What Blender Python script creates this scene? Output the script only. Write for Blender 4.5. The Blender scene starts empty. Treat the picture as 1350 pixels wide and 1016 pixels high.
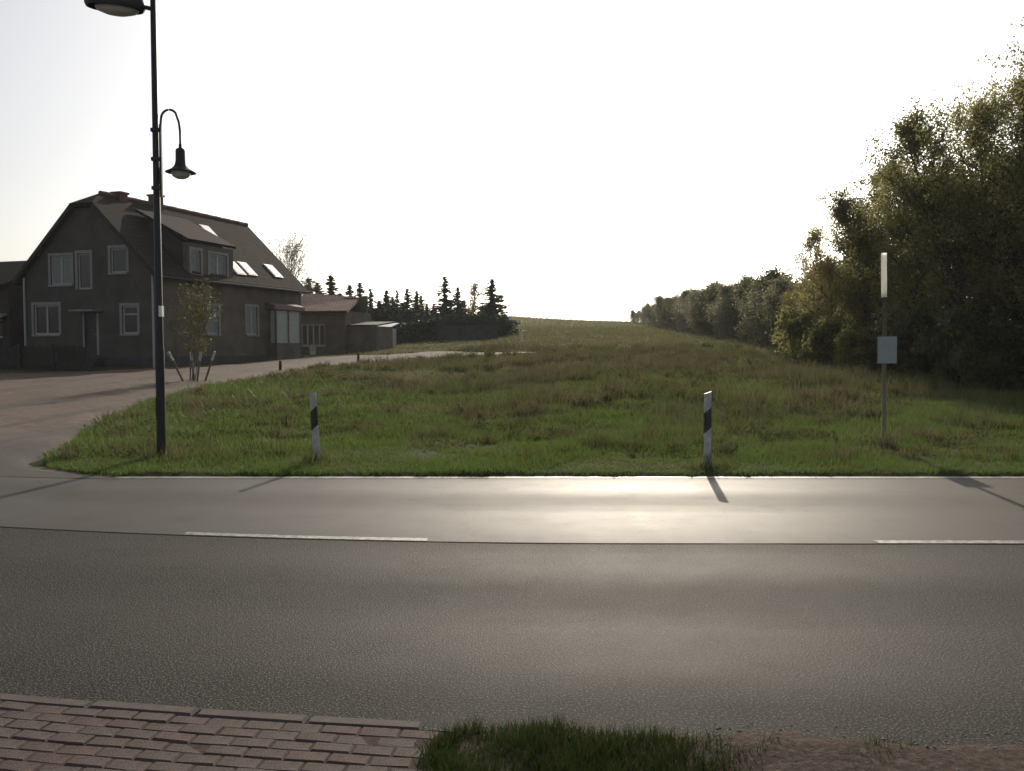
import bpy, math, random
import numpy as np
from mathutils import Vector, Matrix

# ------------------------------------------------------------------ camera, sky, sun, exposure
SC = bpy.context.scene
COL = SC.collection
CAM_H = 1.6
cam_data = bpy.data.cameras.new('camera')
cam_data.sensor_width = 36.0
cam_data.lens = 30.13
cam_data.clip_start = 0.05
cam_data.clip_end = 3000.0
cam = bpy.data.objects.new('camera', cam_data)
COL.objects.link(cam)
cam.location = (0, 0, CAM_H)
cam.rotation_euler = (math.radians(90 - 2.635), 0, 0)
SC.camera = cam

SUN_AZ, SUN_EL = 8.4, 24.5          # degrees right of straight ahead, degrees above the horizon
world = bpy.data.worlds.new('World')
SC.world = world
world.use_nodes = True
wn, wl = world.node_tree.nodes, world.node_tree.links
sky = wn.new('ShaderNodeTexSky')
sky.sky_type = 'NISHITA'
sky.sun_disc = False
sky.sun_elevation = math.radians(SUN_EL)
sky.sun_rotation = math.radians(SUN_AZ)
sky.altitude = 50
sky.air_density = 1.0
sky.dust_density = 3.2
sky.ozone_density = 1.0
bg = wn['Background']
bg.inputs['Strength'].default_value = 0.115
whiten = wn.new('ShaderNodeHueSaturation')          # thin high haze: a whiter sky all round
whiten.inputs['Saturation'].default_value = 0.42
wl.new(sky.outputs['Color'], whiten.inputs['Color'])
wl.new(whiten.outputs[0], bg.inputs['Color'])

sun_data = bpy.data.lights.new('sun', 'SUN')
sun_data.energy = 3.9
sun_data.angle = math.radians(0.6)
sun_data.color = (1.0, 0.88, 0.71)
sun = bpy.data.objects.new('sun', sun_data)
COL.objects.link(sun)
_az, _el = math.radians(SUN_AZ), math.radians(SUN_EL)
SUN_DIR = Vector((math.sin(_az) * math.cos(_el), math.cos(_az) * math.cos(_el), math.sin(_el)))
sun.rotation_euler = (-SUN_DIR).to_track_quat('-Z', 'Y').to_euler()
sun.location = SUN_DIR * 60

SC.view_settings.view_transform = 'Standard'
SC.view_settings.look = 'None'
SC.view_settings.gamma = 1.0
SC.view_settings.exposure = 0.0
SC.view_settings.use_curve_mapping = False
SC.render.engine = 'CYCLES'
SC.cycles.use_denoising = True
SC.cycles.max_bounces = 8
SC.cycles.diffuse_bounces = 6
SC.cycles.transparent_max_bounces = 6

# ------------------------------------------------------------------ helpers
class MB:
    """collects vertices and faces, build() links them as one mesh object"""
    def __init__(self):
        self.v, self.f, self.n = [], [], 0
    def add(self, verts, faces):
        verts = np.asarray(verts, float).reshape(-1, 3)
        self.v.append(verts)
        for q in faces:
            self.f.append(tuple(i + self.n for i in q))
        self.n += len(verts)
    def box(self, x0, x1, y0, y1, z0, z1, M=None):
        v = np.array([[x, y, z] for z in (z0, z1) for y in (y0, y1) for x in (x0, x1)], float)
        if M is not None:
            v = np.array([tuple(M @ Vector(p)) for p in v])
        self.add(v, [(0, 2, 3, 1), (4, 5, 7, 6), (0, 1, 5, 4), (2, 6, 7, 3), (0, 4, 6, 2), (1, 3, 7, 5)])
    def bev(self, x0, x1, y0, y1, z0, z1, b):
        """box with chamfered top edges"""
        v = [(x0, y0, z0), (x1, y0, z0), (x1, y1, z0), (x0, y1, z0),
             (x0, y0, z1 - b), (x1, y0, z1 - b), (x1, y1, z1 - b), (x0, y1, z1 - b),
             (x0 + b, y0 + b, z1), (x1 - b, y0 + b, z1), (x1 - b, y1 - b, z1), (x0 + b, y1 - b, z1)]
        f = [(3, 2, 1, 0), (8, 9, 10, 11)]
        for k in range(4):
            j = (k + 1) % 4
            f += [(k, j, j + 4, k + 4), (k + 4, j + 4, j + 8, k + 8)]
        self.add(v, f)
    def prism(self, poly, axis, a, b):
        """poly: 2-D points; axis: the extrusion axis"""
        n = len(poly)
        def P(p, t):
            return {'x': (t, p[0], p[1]), 'y': (p[0], t, p[1]), 'z': (p[0], p[1], t)}[axis]
        v = [P(p, a) for p in poly] + [P(p, b) for p in poly]
        f = [tuple(range(n))[::-1], tuple(range(n, 2 * n))]
        f += [(k, (k + 1) % n, (k + 1) % n + n, k + n) for k in range(n)]
        self.add(v, f)
    def tube(self, pts, radii, sides=8, cap=True):
        pts = np.asarray(pts, float)
        n = len(pts)
        radii = np.broadcast_to(np.asarray(radii, float), (n,))
        d = np.gradient(pts, axis=0)
        d /= np.linalg.norm(d, axis=1)[:, None] + 1e-9
        ref = np.array([1.0, 0, 0]) if abs(d[0][2]) > 0.8 else np.array([0, 0, 1.0])
        u = np.cross(d, ref); u /= np.linalg.norm(u, axis=1)[:, None] + 1e-9
        w = np.cross(d, u)
        a = np.arange(sides) * 2 * math.pi / sides
        ring = (pts[:, None, :] + radii[:, None, None] * (np.cos(a)[None, :, None] * u[:, None, :] + np.sin(a)[None, :, None] * w[:, None, :]))
        f = []
        for i in range(n - 1):
            for k in range(sides):
                j = (k + 1) % sides
                f.append((i * sides + k, i * sides + j, (i + 1) * sides + j, (i + 1) * sides + k))
        if cap:
            f.append(tuple(range(sides))); f.append(tuple(range((n - 1) * sides, n * sides))[::-1])
        self.add(ring.reshape(-1, 3), f)
    def lathe(self, prof, sides=20, cx=0.0, cy=0.0):
        """prof: (radius, z) pairs"""
        a = np.arange(sides) * 2 * math.pi / sides
        v = [(cx + r * math.cos(t), cy + r * math.sin(t), z) for r, z in prof for t in a]
        f = []
        for i in range(len(prof) - 1):
            for k in range(sides):
                j = (k + 1) % sides
                f.append((i * sides + k, i * sides + j, (i + 1) * sides + j, (i + 1) * sides + k))
        self.add(v, f)
    def mesh(self, name, mat, smooth=False):
        me = bpy.data.meshes.new(name)
        v = np.concatenate(self.v) if self.v else np.zeros((0, 3))
        me.from_pydata(v.tolist(), [], self.f)
        if mat: me.materials.append(mat)
        if smooth: me.polygons.foreach_set('use_smooth', [True] * len(me.polygons))
        me.update()
        return me
    def build(self, name, mat, parent=None, smooth=False):
        return link(name, self.mesh(name, mat, smooth), parent)

def link(name, data, parent=None):
    o = bpy.data.objects.new(name, data)
    COL.objects.link(o)
    if parent is not None: o.parent = parent
    return o

def fast_mesh(name, verts, faces_flat, k, mat, smooth=False):
    """numpy arrays straight into a mesh: every face has k corners"""
    me = bpy.data.meshes.new(name)
    nf = len(faces_flat) // k
    me.vertices.add(len(verts))
    me.vertices.foreach_set('co', np.asarray(verts, np.float32).ravel())
    me.loops.add(nf * k)
    me.loops.foreach_set('vertex_index', np.asarray(faces_flat, np.int32))
    me.polygons.add(nf)
    me.polygons.foreach_set('loop_start', np.arange(0, nf * k, k, dtype=np.int32))
    me.polygons.foreach_set('loop_total', np.full(nf, k, np.int32))
    me.update(calc_edges=True)
    me.validate()
    me.materials.append(mat)
    if smooth: me.polygons.foreach_set('use_smooth', [True] * nf)
    return me

def tag(o, label=None, cat=None, group=None, kind=None):
    if label: o['label'] = label
    if cat: o['category'] = cat
    if group: o['group'] = group
    if kind: o['kind'] = kind
    return o

def empty(name, loc, rz=0.0):
    o = bpy.data.objects.new(name, None)
    COL.objects.link(o)
    o.location = loc
    o.rotation_euler = (0, 0, rz)
    o.empty_display_size = 0.2
    return o

def sstep(a, b, x):
    t = np.clip((np.asarray(x, float) - a) / (b - a), 0, 1)
    return t * t * (3 - 2 * t)

def wob(x, y, s=1.0):
    """smooth pseudo noise in about -1..1"""
    x = np.asarray(x, float) * s; y = np.asarray(y, float) * s
    return (np.sin(1.7 * x + 2.3 * np.sin(0.7 * y + 1.1)) + np.sin(1.3 * y + 1.9 * np.sin(0.9 * x + 2.7) + 0.5)
            + 0.6 * np.sin(3.1 * x - 2.2 * y + 1.3 * np.sin(1.7 * y)) + 0.4 * np.sin(4.3 * y + 3.7 * x + 0.4)) / 3.0

# road lines (metres, camera stands at the origin, the road runs along X)
def bend(X):
    X = np.asarray(X, float)
    t = np.minimum(0, X - 1)
    t1 = np.maximum(t, -8.0)
    return 0.02 * t1 ** 2 + np.where(t < -8.0, (-8.0 - t) * 0.32, 0)
def near_edge(X): return 3.55 - 0.06 * np.clip(X, -8, 8) + bend(X)
def centre_line(X): return 6.9 - 0.006 * np.clip(X, -8, 8) + bend(X)
def far_edge(X):
    X = np.asarray(X, float)
    t = np.minimum(0, X + 5.2)
    t1 = np.maximum(t, -8.0)
    return 10.42 + 0.02 * t1 ** 2 + np.where(t < -8.0, (-8.0 - t) * 0.32, 0)

def terrain(X, Y):
    X = np.asarray(X, float); Y = np.asarray(Y, float)
    g = 0.022 + 0.018 * sstep(-16, 2, X)
    far = sstep(50, 110, Y)
    g = g * (1 - far) + 0.038 * far
    y = np.clip(Y - 14, 0, None)
    soft = np.where(y < 4, y * y / 8.0, y - 2.0)          # a smooth foot of the slope
    z = g * soft
    # the crest: beyond it the field falls away
    c = np.clip(Y - 175, 0, None)
    z = z - 0.00028 * c * c * (Y < 320) - np.where(Y >= 320, 0.00028 * 145 ** 2 + (Y - 320) * 0.081, 0)
    z = z + 2.4 * np.exp(-((X + 14) / 26.0) ** 2 - ((Y - 235) / 60.0) ** 2)
    # rough ground
    z = z + 0.05 * wob(X, Y, 0.45) * sstep(11.5, 16, Y) + 0.02 * wob(X, Y, 1.6) * sstep(10.6, 13, Y)
    return z

# gravel track between road, house and meadow: meadow side and house side
TRK_R = np.array([(-5.15, 10.5), (-6.1, 11.2), (-6.7, 12.2), (-7.0, 13.6), (-7.9, 15.6), (-8.7, 18.6), (-9.5, 22.6), (-9.8, 25.6), (-9.75, 30.0), (-9.2, 36.0), (-7.2, 41.5), (-4.4, 43.2), (-0.6, 43.8), (1.6, 44.6)])
TRK_L = np.array([(-16.5, 13.0), (-18.5, 15.5), (-19.5, 18.5), (-20.5, 22.0), (-21.5, 26.0), (-22.0, 30.0), (-21.0, 34.5), (-19.5, 37.0), (-16.9, 38.6), (-13.8, 43.5), (-10.6, 51.0), (-5.5, 51.0), (-2.0, 48.2), (1.6, 45.2)])
def inside(poly, X, Y):
    r = np.zeros(np.shape(X), bool)
    n = len(poly)
    for i in range(n):
        x0, y0 = poly[i]; x1, y1 = poly[(i + 1) % n]
        if y0 == y1: continue
        c = ((y0 > Y) != (y1 > Y)) & (X < (x1 - x0) * (Y - y0) / (y1 - y0) + x0)
        r ^= c
    return r
TRK_POLY = np.concatenate([TRK_R, TRK_L[::-1]])

# ------------------------------------------------------------------ materials
MATS = {}
def new_mat(name):
    m = bpy.data.materials.new(name); m.use_nodes = True
    MATS[name] = m
    return m, m.node_tree.nodes, m.node_tree.links, m.node_tree.nodes['Principled BSDF']

def nmix(nt, fac, a, b):
    m = nt.nodes.new('ShaderNodeMix'); m.data_type = 'RGBA'
    for sock, val in ((m.inputs[0], fac), (m.inputs[6], a), (m.inputs[7], b)):
        if hasattr(val, 'is_output'): nt.links.new(val, sock)
        elif isinstance(val, (int, float)): sock.default_value = val
        else: sock.default_value = (*val, 1)
    return m.outputs[2]

def nnoise(nt, scale, detail=4, rough=0.55, vec=None, stretch=None):
    t = nt.nodes.new('ShaderNodeTexNoise')
    t.inputs['Scale'].default_value = scale; t.inputs['Detail'].default_value = detail
    t.inputs['Roughness'].default_value = rough
    if vec is None: vec = coords(nt)
    if stretch:
        mp = nt.nodes.new('ShaderNodeMapping'); mp.inputs['Scale'].default_value = stretch
        nt.links.new(vec, mp.inputs['Vector']); vec = mp.outputs[0]
    nt.links.new(vec, t.inputs['Vector'])
    return t.outputs['Fac']

def coords(nt, kind='Object'):
    c = nt.nodes.get('co_' + kind)
    if not c:
        c = nt.nodes.new('ShaderNodeTexCoord'); c.name = 'co_' + kind
    return c.outputs[kind]

def nramp(nt, fac, stops):
    r = nt.nodes.new('ShaderNodeValToRGB')
    e = r.color_ramp.elements
    while len(e) < len(stops): e.new(0.5)
    for k, (p, c) in enumerate(stops):
        e[k].position = p
        e[k].color = (*c, 1) if not isinstance(c, (int, float)) else (c, c, c, 1)
    nt.links.new(fac, r.inputs['Fac'])
    return r.outputs['Color']

def nbump(nt, height, strength, dist, bsdf):
    b = nt.nodes.new('ShaderNodeBump')
    b.inputs['Strength'].default_value = strength; b.inputs['Distance'].default_value = dist
    nt.links.new(height, b.inputs['Height'])
    nt.links.new(b.outputs[0], bsdf.inputs['Normal'])

def simple(name, col, rough=0.6, metal=0.0, var=0.25, scale=6.0, bump=0.0, spec=0.5):
    m, n, l, p = new_mat(name)
    nt = m.node_tree
    dark = tuple(c * (1 - var) for c in col); light = tuple(min(1, c * (1 + var)) for c in col)
    f = nnoise(nt, scale, 5, 0.6)
    l.new(nramp(nt, f, [(0.3, dark), (0.7, light)]), p.inputs['Base Color'])
    p.inputs['Roughness'].default_value = rough; p.inputs['Metallic'].default_value = metal
    p.inputs['Specular IOR Level'].default_value = spec
    if bump: nbump(nt, nnoise(nt, scale * 8, 3), bump, 0.01, p)
    return m

def asphalt(name, base, rough, speck, grain, bumpd, spec, tracks, worn):
    """tracks: (position across the lane, polish 0..1) stops; wheel tracks are smoother and paler"""
    m, n, l, p = new_mat(name)
    nt = m.node_tree
    big = nnoise(nt, 0.5, 5, 0.6)
    band = nnoise(nt, 1.0, 4, 0.6, None, (0.10, 3.2, 1.0))         # streaks along the driving direction
    fine = nnoise(nt, grain, 2, 0.75)
    blot = nnoise(nt, 2.2, 5, 0.65)
    sx = nt.nodes.new('ShaderNodeSeparateXYZ'); l.new(coords(nt, 'UV'), sx.inputs[0])
    wv_ = nt.nodes.new('ShaderNodeMath'); wv_.operation = 'MULTIPLY_ADD'; wv_.inputs[1].default_value = 0.10
    l.new(band, wv_.inputs[0]); l.new(sx.outputs['Y'], wv_.inputs[2])
    sub = nt.nodes.new('ShaderNodeMath'); sub.operation = 'SUBTRACT'; sub.inputs[1].default_value = 0.05
    l.new(wv_.outputs[0], sub.inputs[0])
    pol = nramp(nt, sub.outputs[0], tracks)
    c0 = nramp(nt, big, [(0.3, tuple(b * 0.8 for b in base)), (0.7, tuple(b * 1.12 for b in base))])
    c1 = nmix(nt, pol, c0, worn)
    c1 = nmix(nt, nramp(nt, blot, [(0.56, 0.0), (0.72, 0.45)]), c1, tuple(b * 0.6 for b in base))
    c2 = nmix(nt, nramp(nt, fine, [(0.52, 0.0), (0.70, speck)]), c1, (0.22, 0.20, 0.17))
    v = nt.nodes.new('ShaderNodeTexVoronoi'); v.feature = 'DISTANCE_TO_EDGE'; v.inputs['Scale'].default_value = 0.33
    wv = nt.nodes.new('ShaderNodeVectorMath'); wv.operation = 'MULTIPLY_ADD'
    nz = nt.nodes.new('ShaderNodeTexNoise'); nz.inputs['Scale'].default_value = 1.6; nz.inputs['Detail'].default_value = 4
    l.new(coords(nt), nz.inputs['Vector'])
    l.new(nz.outputs['Color'], wv.inputs[0]); wv.inputs[1].default_value = (1.4, 1.4, 1.4); l.new(coords(nt), wv.inputs[2])
    l.new(wv.outputs[0], v.inputs['Vector'])
    crack = nramp(nt, v.outputs['Distance'], [(0.0, 0.3), (0.005, 0.0)])
    c3 = nmix(nt, crack, c2, (0.015, 0.015, 0.015))
    l.new(c3, p.inputs['Base Color'])
    rr = nt.nodes.new('ShaderNodeMapRange'); rr.inputs[3].default_value = rough + 0.07; rr.inputs[4].default_value = rough - 0.07
    l.new(pol, rr.inputs[0])
    ra = nt.nodes.new('ShaderNodeMath'); ra.operation = 'MULTIPLY_ADD'; ra.inputs[1].default_value = 0.10
    l.new(blot, ra.inputs[0]); l.new(rr.outputs[0], ra.inputs[2])
    l.new(ra.outputs[0], p.inputs['Roughness'])
    p.inputs['Specular IOR Level'].default_value = spec
    nbump(nt, fine, 0.6, bumpd, p)
    return m

asphalt('asphalt_near', (0.030, 0.0295, 0.0285), 0.61, 0.85, 85.0, 0.010, 0.05,
        [(0.0, 0.0), (0.10, 0.0), (0.22, 0.75), (0.40, 0.85), (0.50, 0.3), (0.62, 0.15), (0.76, 0.8), (0.88, 0.7), (1.0, 0.2)], (0.036, 0.033, 0.030))
asphalt('asphalt_far', (0.062, 0.057, 0.051), 0.53, 0.4, 120.0, 0.0035, 0.08,
        [(0.0, 0.3), (0.15, 0.6), (0.34, 0.75), (0.46, 0.15), (0.56, 0.1), (0.70, 0.9), (0.86, 0.7), (1.0, 0.1)], (0.080, 0.073, 0.065))

def paint_mat():
    m, n, l, p = new_mat('road_paint')
    nt = m.node_tree
    f = nnoise(nt, 14, 6, 0.7)
    l.new(nramp(nt, f, [(0.42, (0.07, 0.067, 0.062)), (0.62, (0.30, 0.29, 0.265))]), p.inputs['Base Color'])
    p.inputs['Roughness'].default_value = 0.55
paint_mat()

def ground_mat():
    m, n, l, p = new_mat('meadow_ground')
    nt = m.node_tree
    a = nnoise(nt, 0.22, 6, 0.6); b = nnoise(nt, 1.7, 6, 0.65); c = nnoise(nt, 9, 5, 0.7)
    g1 = nramp(nt, b, [(0.3, (0.030, 0.042, 0.014)), (0.55, (0.055, 0.068, 0.022)), (0.75, (0.095, 0.085, 0.04))])
    g2 = nramp(nt, c, [(0.3, (0.040, 0.040, 0.018)), (0.7, (0.11, 0.095, 0.05))])
    g = nmix(nt, nramp(nt, a, [(0.42, 0.0), (0.62, 0.75)]), g1, g2)
    # bare soil along the near edge of the road
    sx = nt.nodes.new('ShaderNodeSeparateXYZ'); l.new(coords(nt), sx.inputs[0])
    mr = nt.nodes.new('ShaderNodeMapRange'); mr.inputs[1].default_value = 6.0; mr.inputs[2].default_value = 7.0
    mr.inputs[3].default_value = 1.0; mr.inputs[4].default_value = 0.0
    l.new(sx.outputs['Y'], mr.inputs[0])
    s1 = nnoise(nt, 26, 6, 0.75)
    soil = nramp(nt, s1, [(0.3, (0.04, 0.03, 0.025)), (0.52, (0.10, 0.076, 0.064)), (0.72, (0.19, 0.15, 0.13))])
    l.new(nmix(nt, mr.outputs[0], g, soil), p.inputs['Base Color'])
    p.inputs['Roughness'].default_value = 0.95
    p.inputs['Specular IOR Level'].default_value = 0.1
    nbump(nt, nnoise(nt, 22, 6, 0.75), 0.9, 0.05, p)
ground_mat()

def gravel_mat():
    m, n, l, p = new_mat('gravel')
    nt = m.node_tree
    a = nnoise(nt, 0.35, 6, 0.6); b = nnoise(nt, 5.0, 6, 0.75); w = nnoise(nt, 1.0, 4, 0.6, None, (0.8, 0.16, 1))
    c0 = nramp(nt, b, [(0.3, (0.06, 0.048, 0.04)), (0.52, (0.115, 0.088, 0.072)), (0.68, (0.20, 0.162, 0.135))])
    c1 = nmix(nt, nramp(nt, a, [(0.4, 0.0), (0.6, 0.75)]), c0, (0.135, 0.092, 0.075))
    rut = nnoise(nt, 1.0, 5, 0.7, None, (1.3, 0.22, 1))
    c1 = nmix(nt, nramp(nt, rut, [(0.50, 0.0), (0.60, 0.6)]), c1, (0.052, 0.046, 0.042))
    c2 = nmix(nt, nramp(nt, w, [(0.52, 0.0), (0.72, 0.6)]), c1, (0.07, 0.068, 0.035))
    # worn asphalt apron towards the road
    sx = nt.nodes.new('ShaderNodeSeparateXYZ'); l.new(coords(nt), sx.inputs[0])
    ad = nt.nodes.new('ShaderNodeMath'); ad.operation = 'MULTIPLY_ADD'; ad.inputs[1].default_value = 4.0
    l.new(a, ad.inputs[0]); l.new(sx.outputs['Y'], ad.inputs[2])
    mr = nt.nodes.new('ShaderNodeMapRange'); mr.inputs[1].default_value = 14.5; mr.inputs[2].default_value = 18.5
    mr.inputs[3].default_value = 0.8; mr.inputs[4].default_value = 0.0
    l.new(ad.outputs[0], mr.inputs[0])
    c3 = nmix(nt, mr.outputs[0], c2, (0.072, 0.068, 0.063))
    l.new(c3, p.inputs['Base Color'])
    p.inputs['Roughness'].default_value = 0.85
    p.inputs['Specular IOR Level'].default_value = 0.2
    nbump(nt, nnoise(nt, 30, 5, 0.75), 0.8, 0.03, p)
gravel_mat()

def foliage(name, cols, trans=0.45, rough=0.55, patch=None, glow=(0.95, 0.95, 0.85)):
    """leaf or blade surface: one random colour for each leaf, light passes through"""
    m, n, l, p = new_mat(name)
    nt = m.node_tree
    geo = nt.nodes.new('ShaderNodeNewGeometry'); oi = nt.nodes.new('ShaderNodeObjectInfo')
    stops = [(k / (len(cols) - 1), c) for k, c in enumerate(cols)]
    col = nramp(nt, geo.outputs['Random Per Island'], stops)
    if patch:
        f = nnoise(nt, patch[0], 4, 0.6)
        col = nmix(nt, nramp(nt, f, [(patch[2], 0.0), (patch[3], 0.7)]), col, patch[1])
    hs = nt.nodes.new('ShaderNodeHueSaturation')
    mv = nt.nodes.new('ShaderNodeMapRange'); mv.inputs[3].default_value = 0.72; mv.inputs[4].default_value = 1.28
    l.new(oi.outputs['Random'], mv.inputs[0]); l.new(mv.outputs[0], hs.inputs['Value']); l.new(col, hs.inputs['Color'])
    l.new(hs.outputs[0], p.inputs['Base Color'])
    p.inputs['Roughness'].default_value = rough; p.inputs['Specular IOR Level'].default_value = 0.25 if rough < 0.8 else 0.0
    tr = nt.nodes.new('ShaderNodeBsdfTranslucent'); tm = nt.nodes.new('ShaderNodeMix'); tm.data_type = 'RGBA'; tm.blend_type = 'MULTIPLY'; tm.inputs[0].default_value = 1.0
    l.new(hs.outputs[0], tm.inputs[6]); tm.inputs[7].default_value = (*glow, 1)      # light through a leaf is yellower than light off it
    l.new(tm.outputs[2], tr.inputs['Color'])
    mx = nt.nodes.new('ShaderNodeMixShader'); mx.inputs[0].default_value = trans
    l.new(p.outputs[0], mx.inputs[1]); l.new(tr.outputs[0], mx.inputs[2])
    l.new(mx.outputs[0], nt.nodes['Material Output'].inputs['Surface'])
    return m

foliage('grass_blade', [(0.07, 0.112, 0.026), (0.10, 0.145, 0.036), (0.08, 0.135, 0.032), (0.13, 0.14, 0.05)], 0.5, 0.5,
        (0.5, (0.15, 0.13, 0.07), 0.56, 0.68))
foliage('meadow_blade', [(0.085, 0.115, 0.032), (0.12, 0.13, 0.045), (0.16, 0.145, 0.07), (0.095, 0.13, 0.034)], 0.5, 0.6,
        (0.35, (0.17, 0.14, 0.088), 0.43, 0.56))
foliage('dry_blade', [(0.13, 0.115, 0.068), (0.18, 0.16, 0.10), (0.10, 0.09, 0.055), (0.12, 0.125, 0.055)], 0.35)
foliage('weed_leaf', [(0.05, 0.07, 0.026), (0.075, 0.085, 0.034), (0.10, 0.085, 0.05), (0.06, 0.08, 0.03)], 0.35, 0.95)
foliage('verge_blade', [(0.035, 0.065, 0.014), (0.05, 0.085, 0.02), (0.04, 0.055, 0.014), (0.09, 0.085, 0.035)], 0.35)
foliage('leaf_olive', [(0.15, 0.16, 0.06), (0.21, 0.21, 0.085), (0.26, 0.24, 0.11), (0.18, 0.18, 0.075)], 0.6, glow=(1.3, 1.3, 1.1))
foliage('leaf_green', [(0.13, 0.14, 0.05), (0.18, 0.19, 0.07), (0.22, 0.21, 0.085), (0.14, 0.15, 0.06)], 0.6, glow=(1.3, 1.3, 1.1))
foliage('leaf_russet', [(0.20, 0.18, 0.08), (0.27, 0.235, 0.105), (0.19, 0.185, 0.08), (0.24, 0.205, 0.105)], 0.6, glow=(1.3, 1.3, 1.1))
foliage('leaf_grey', [(0.14, 0.132, 0.09), (0.18, 0.16, 0.118), (0.15, 0.155, 0.09), (0.21, 0.18, 0.145)], 0.5, glow=(1.5, 1.5, 1.3))
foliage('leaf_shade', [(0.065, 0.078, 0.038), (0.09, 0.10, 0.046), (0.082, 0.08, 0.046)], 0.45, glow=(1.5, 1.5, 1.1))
foliage('needle', [(0.024, 0.044, 0.028), (0.036, 0.06, 0.034), (0.03, 0.05, 0.034)], 0.2)
foliage('leaf_yellow', [(0.13, 0.125, 0.03), (0.17, 0.15, 0.035), (0.10, 0.10, 0.03)], 0.35)
foliage('blossom', [(0.45, 0.43, 0.36), (0.55, 0.52, 0.44), (0.16, 0.17, 0.08)], 0.3)
simple('bark', (0.075, 0.062, 0.048), 0.9, 0, 0.4, 9, 0.5, 0.2)
simple('bark_pale', (0.30, 0.26, 0.22), 0.9, 0, 0.35, 9, 0.4, 0.2)
simple('bark_mid', (0.17, 0.145, 0.12), 0.9, 0, 0.35, 9, 0.4, 0.2)
simple('lamp_metal', (0.007, 0.008, 0.009), 0.5, 0.0, 0.2, 12)
simple('grey_metal', (0.24, 0.25, 0.25), 0.5, 0.3, 0.2, 8)
simple('post_white', (0.42, 0.43, 0.39), 0.55, 0, 0.38, 9, 0.1)
simple('bright_white', (0.80, 0.80, 0.76), 0.4, 0, 0.05, 10)
simple('post_black', (0.018, 0.018, 0.02), 0.45, 0, 0.2, 10)
simple('reflector', (0.06, 0.045, 0.03), 0.25, 0, 0.1, 40)
simple('sign_plate', (0.33, 0.36, 0.37), 0.55, 0, 0.12, 7)
simple('sign_print', (0.12, 0.14, 0.15), 0.6, 0, 0.1, 7)
simple('old_wood', (0.13, 0.10, 0.075), 0.85, 0, 0.35, 12, 0.4)
simple('pale_wood', (0.20, 0.175, 0.115), 0.85, 0, 0.3, 12, 0.4)
simple('dark_wood', (0.028, 0.026, 0.023), 0.85, 0, 0.35, 9, 0.4)
simple('plaster_grey', (0.078, 0.072, 0.065), 0.92, 0, 0.3, 0.9, 0.25, 0.2)
simple('plaster_brown', (0.125, 0.108, 0.089), 0.92, 0, 0.28, 1.2, 0.25, 0.2)
simple('plaster_dark', (0.048, 0.042, 0.036), 0.92, 0, 0.2, 1.2, 0.25, 0.2)
simple('plinth', (0.066, 0.066, 0.072), 0.9, 0, 0.2, 2.5, 0.3, 0.2)
simple('window_white', (0.36, 0.36, 0.36), 0.45, 0, 0.08, 5)
simple('window_trim', (0.25, 0.24, 0.22), 0.8, 0, 0.12, 5)
simple('curtain', (0.22, 0.235, 0.23), 0.9, 0, 0.2, 9)
simple('door_wood', (0.03, 0.025, 0.022), 0.5, 0, 0.25, 5)
simple('red_fascia', (0.15, 0.075, 0.065), 0.6, 0, 0.2, 4)
simple('chimney_brick', (0.12, 0.06, 0.045), 0.9, 0, 0.35, 14, 0.4)
simple('green_net', (0.030, 0.046, 0.038), 0.8, 0, 0.3, 3)
simple('sheet_metal', (0.30, 0.32, 0.33), 0.5, 0.2, 0.15, 2)
simple('paver_red', (0.088, 0.060, 0.054), 0.85, 0, 0.42, 16, 0.5, 0.25)
simple('paver_brown', (0.084, 0.064, 0.057), 0.85, 0, 0.42, 16, 0.5, 0.25)
simple('paver_grey', (0.088, 0.068, 0.061), 0.85, 0, 0.42, 16, 0.5, 0.25)
simple('kerb_concrete', (0.078, 0.064, 0.057), 0.85, 0, 0.2, 16, 0.4, 0.3)
simple('joint_sand', (0.070, 0.052, 0.045), 0.95, 0, 0.3, 30, 0.5, 0.1)
simple('stone', (0.16, 0.145, 0.13), 0.9, 0, 0.35, 12, 0.4, 0.2)
simple('lamp_glass', (0.55, 0.55, 0.50), 0.25, 0, 0.08, 9)

def sleeve_mat():
    m, n, l, p = new_mat('sleeve_plastic')
    p.inputs['Base Color'].default_value = (0.85, 0.84, 0.80, 1); p.inputs['Roughness'].default_value = 0.4
    tr = n.new('ShaderNodeBsdfTranslucent'); tr.inputs['Color'].default_value = (0.9, 0.88, 0.82, 1)
    mx = n.new('ShaderNodeMixShader'); mx.inputs[0].default_value = 0.6
    l.new(p.outputs[0], mx.inputs[1]); l.new(tr.outputs[0], mx.inputs[2]); l.new(mx.outputs[0], n['Material Output'].inputs['Surface'])
sleeve_mat()

def glass_mat():
    m, n, l, p = new_mat('window_glass')
    p.inputs['Base Color'].default_value = (0.02, 0.024, 0.026, 1)
    p.inputs['Roughness'].default_value = 0.06
    p.inputs['Specular IOR Level'].default_value = 0.6
glass_mat()

def roof_glass_mat():
    m, n, l, p = new_mat('roof_glass')
    p.inputs['Base Color'].default_value = (0.05, 0.055, 0.06, 1)
    p.inputs['Roughness'].default_value = 0.12
    p.inputs['Specular IOR Level'].default_value = 1.0
    p.inputs['Coat Weight'].default_value = 1.0
    p.inputs['Coat Roughness'].default_value = 0.05
roof_glass_mat()

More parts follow.
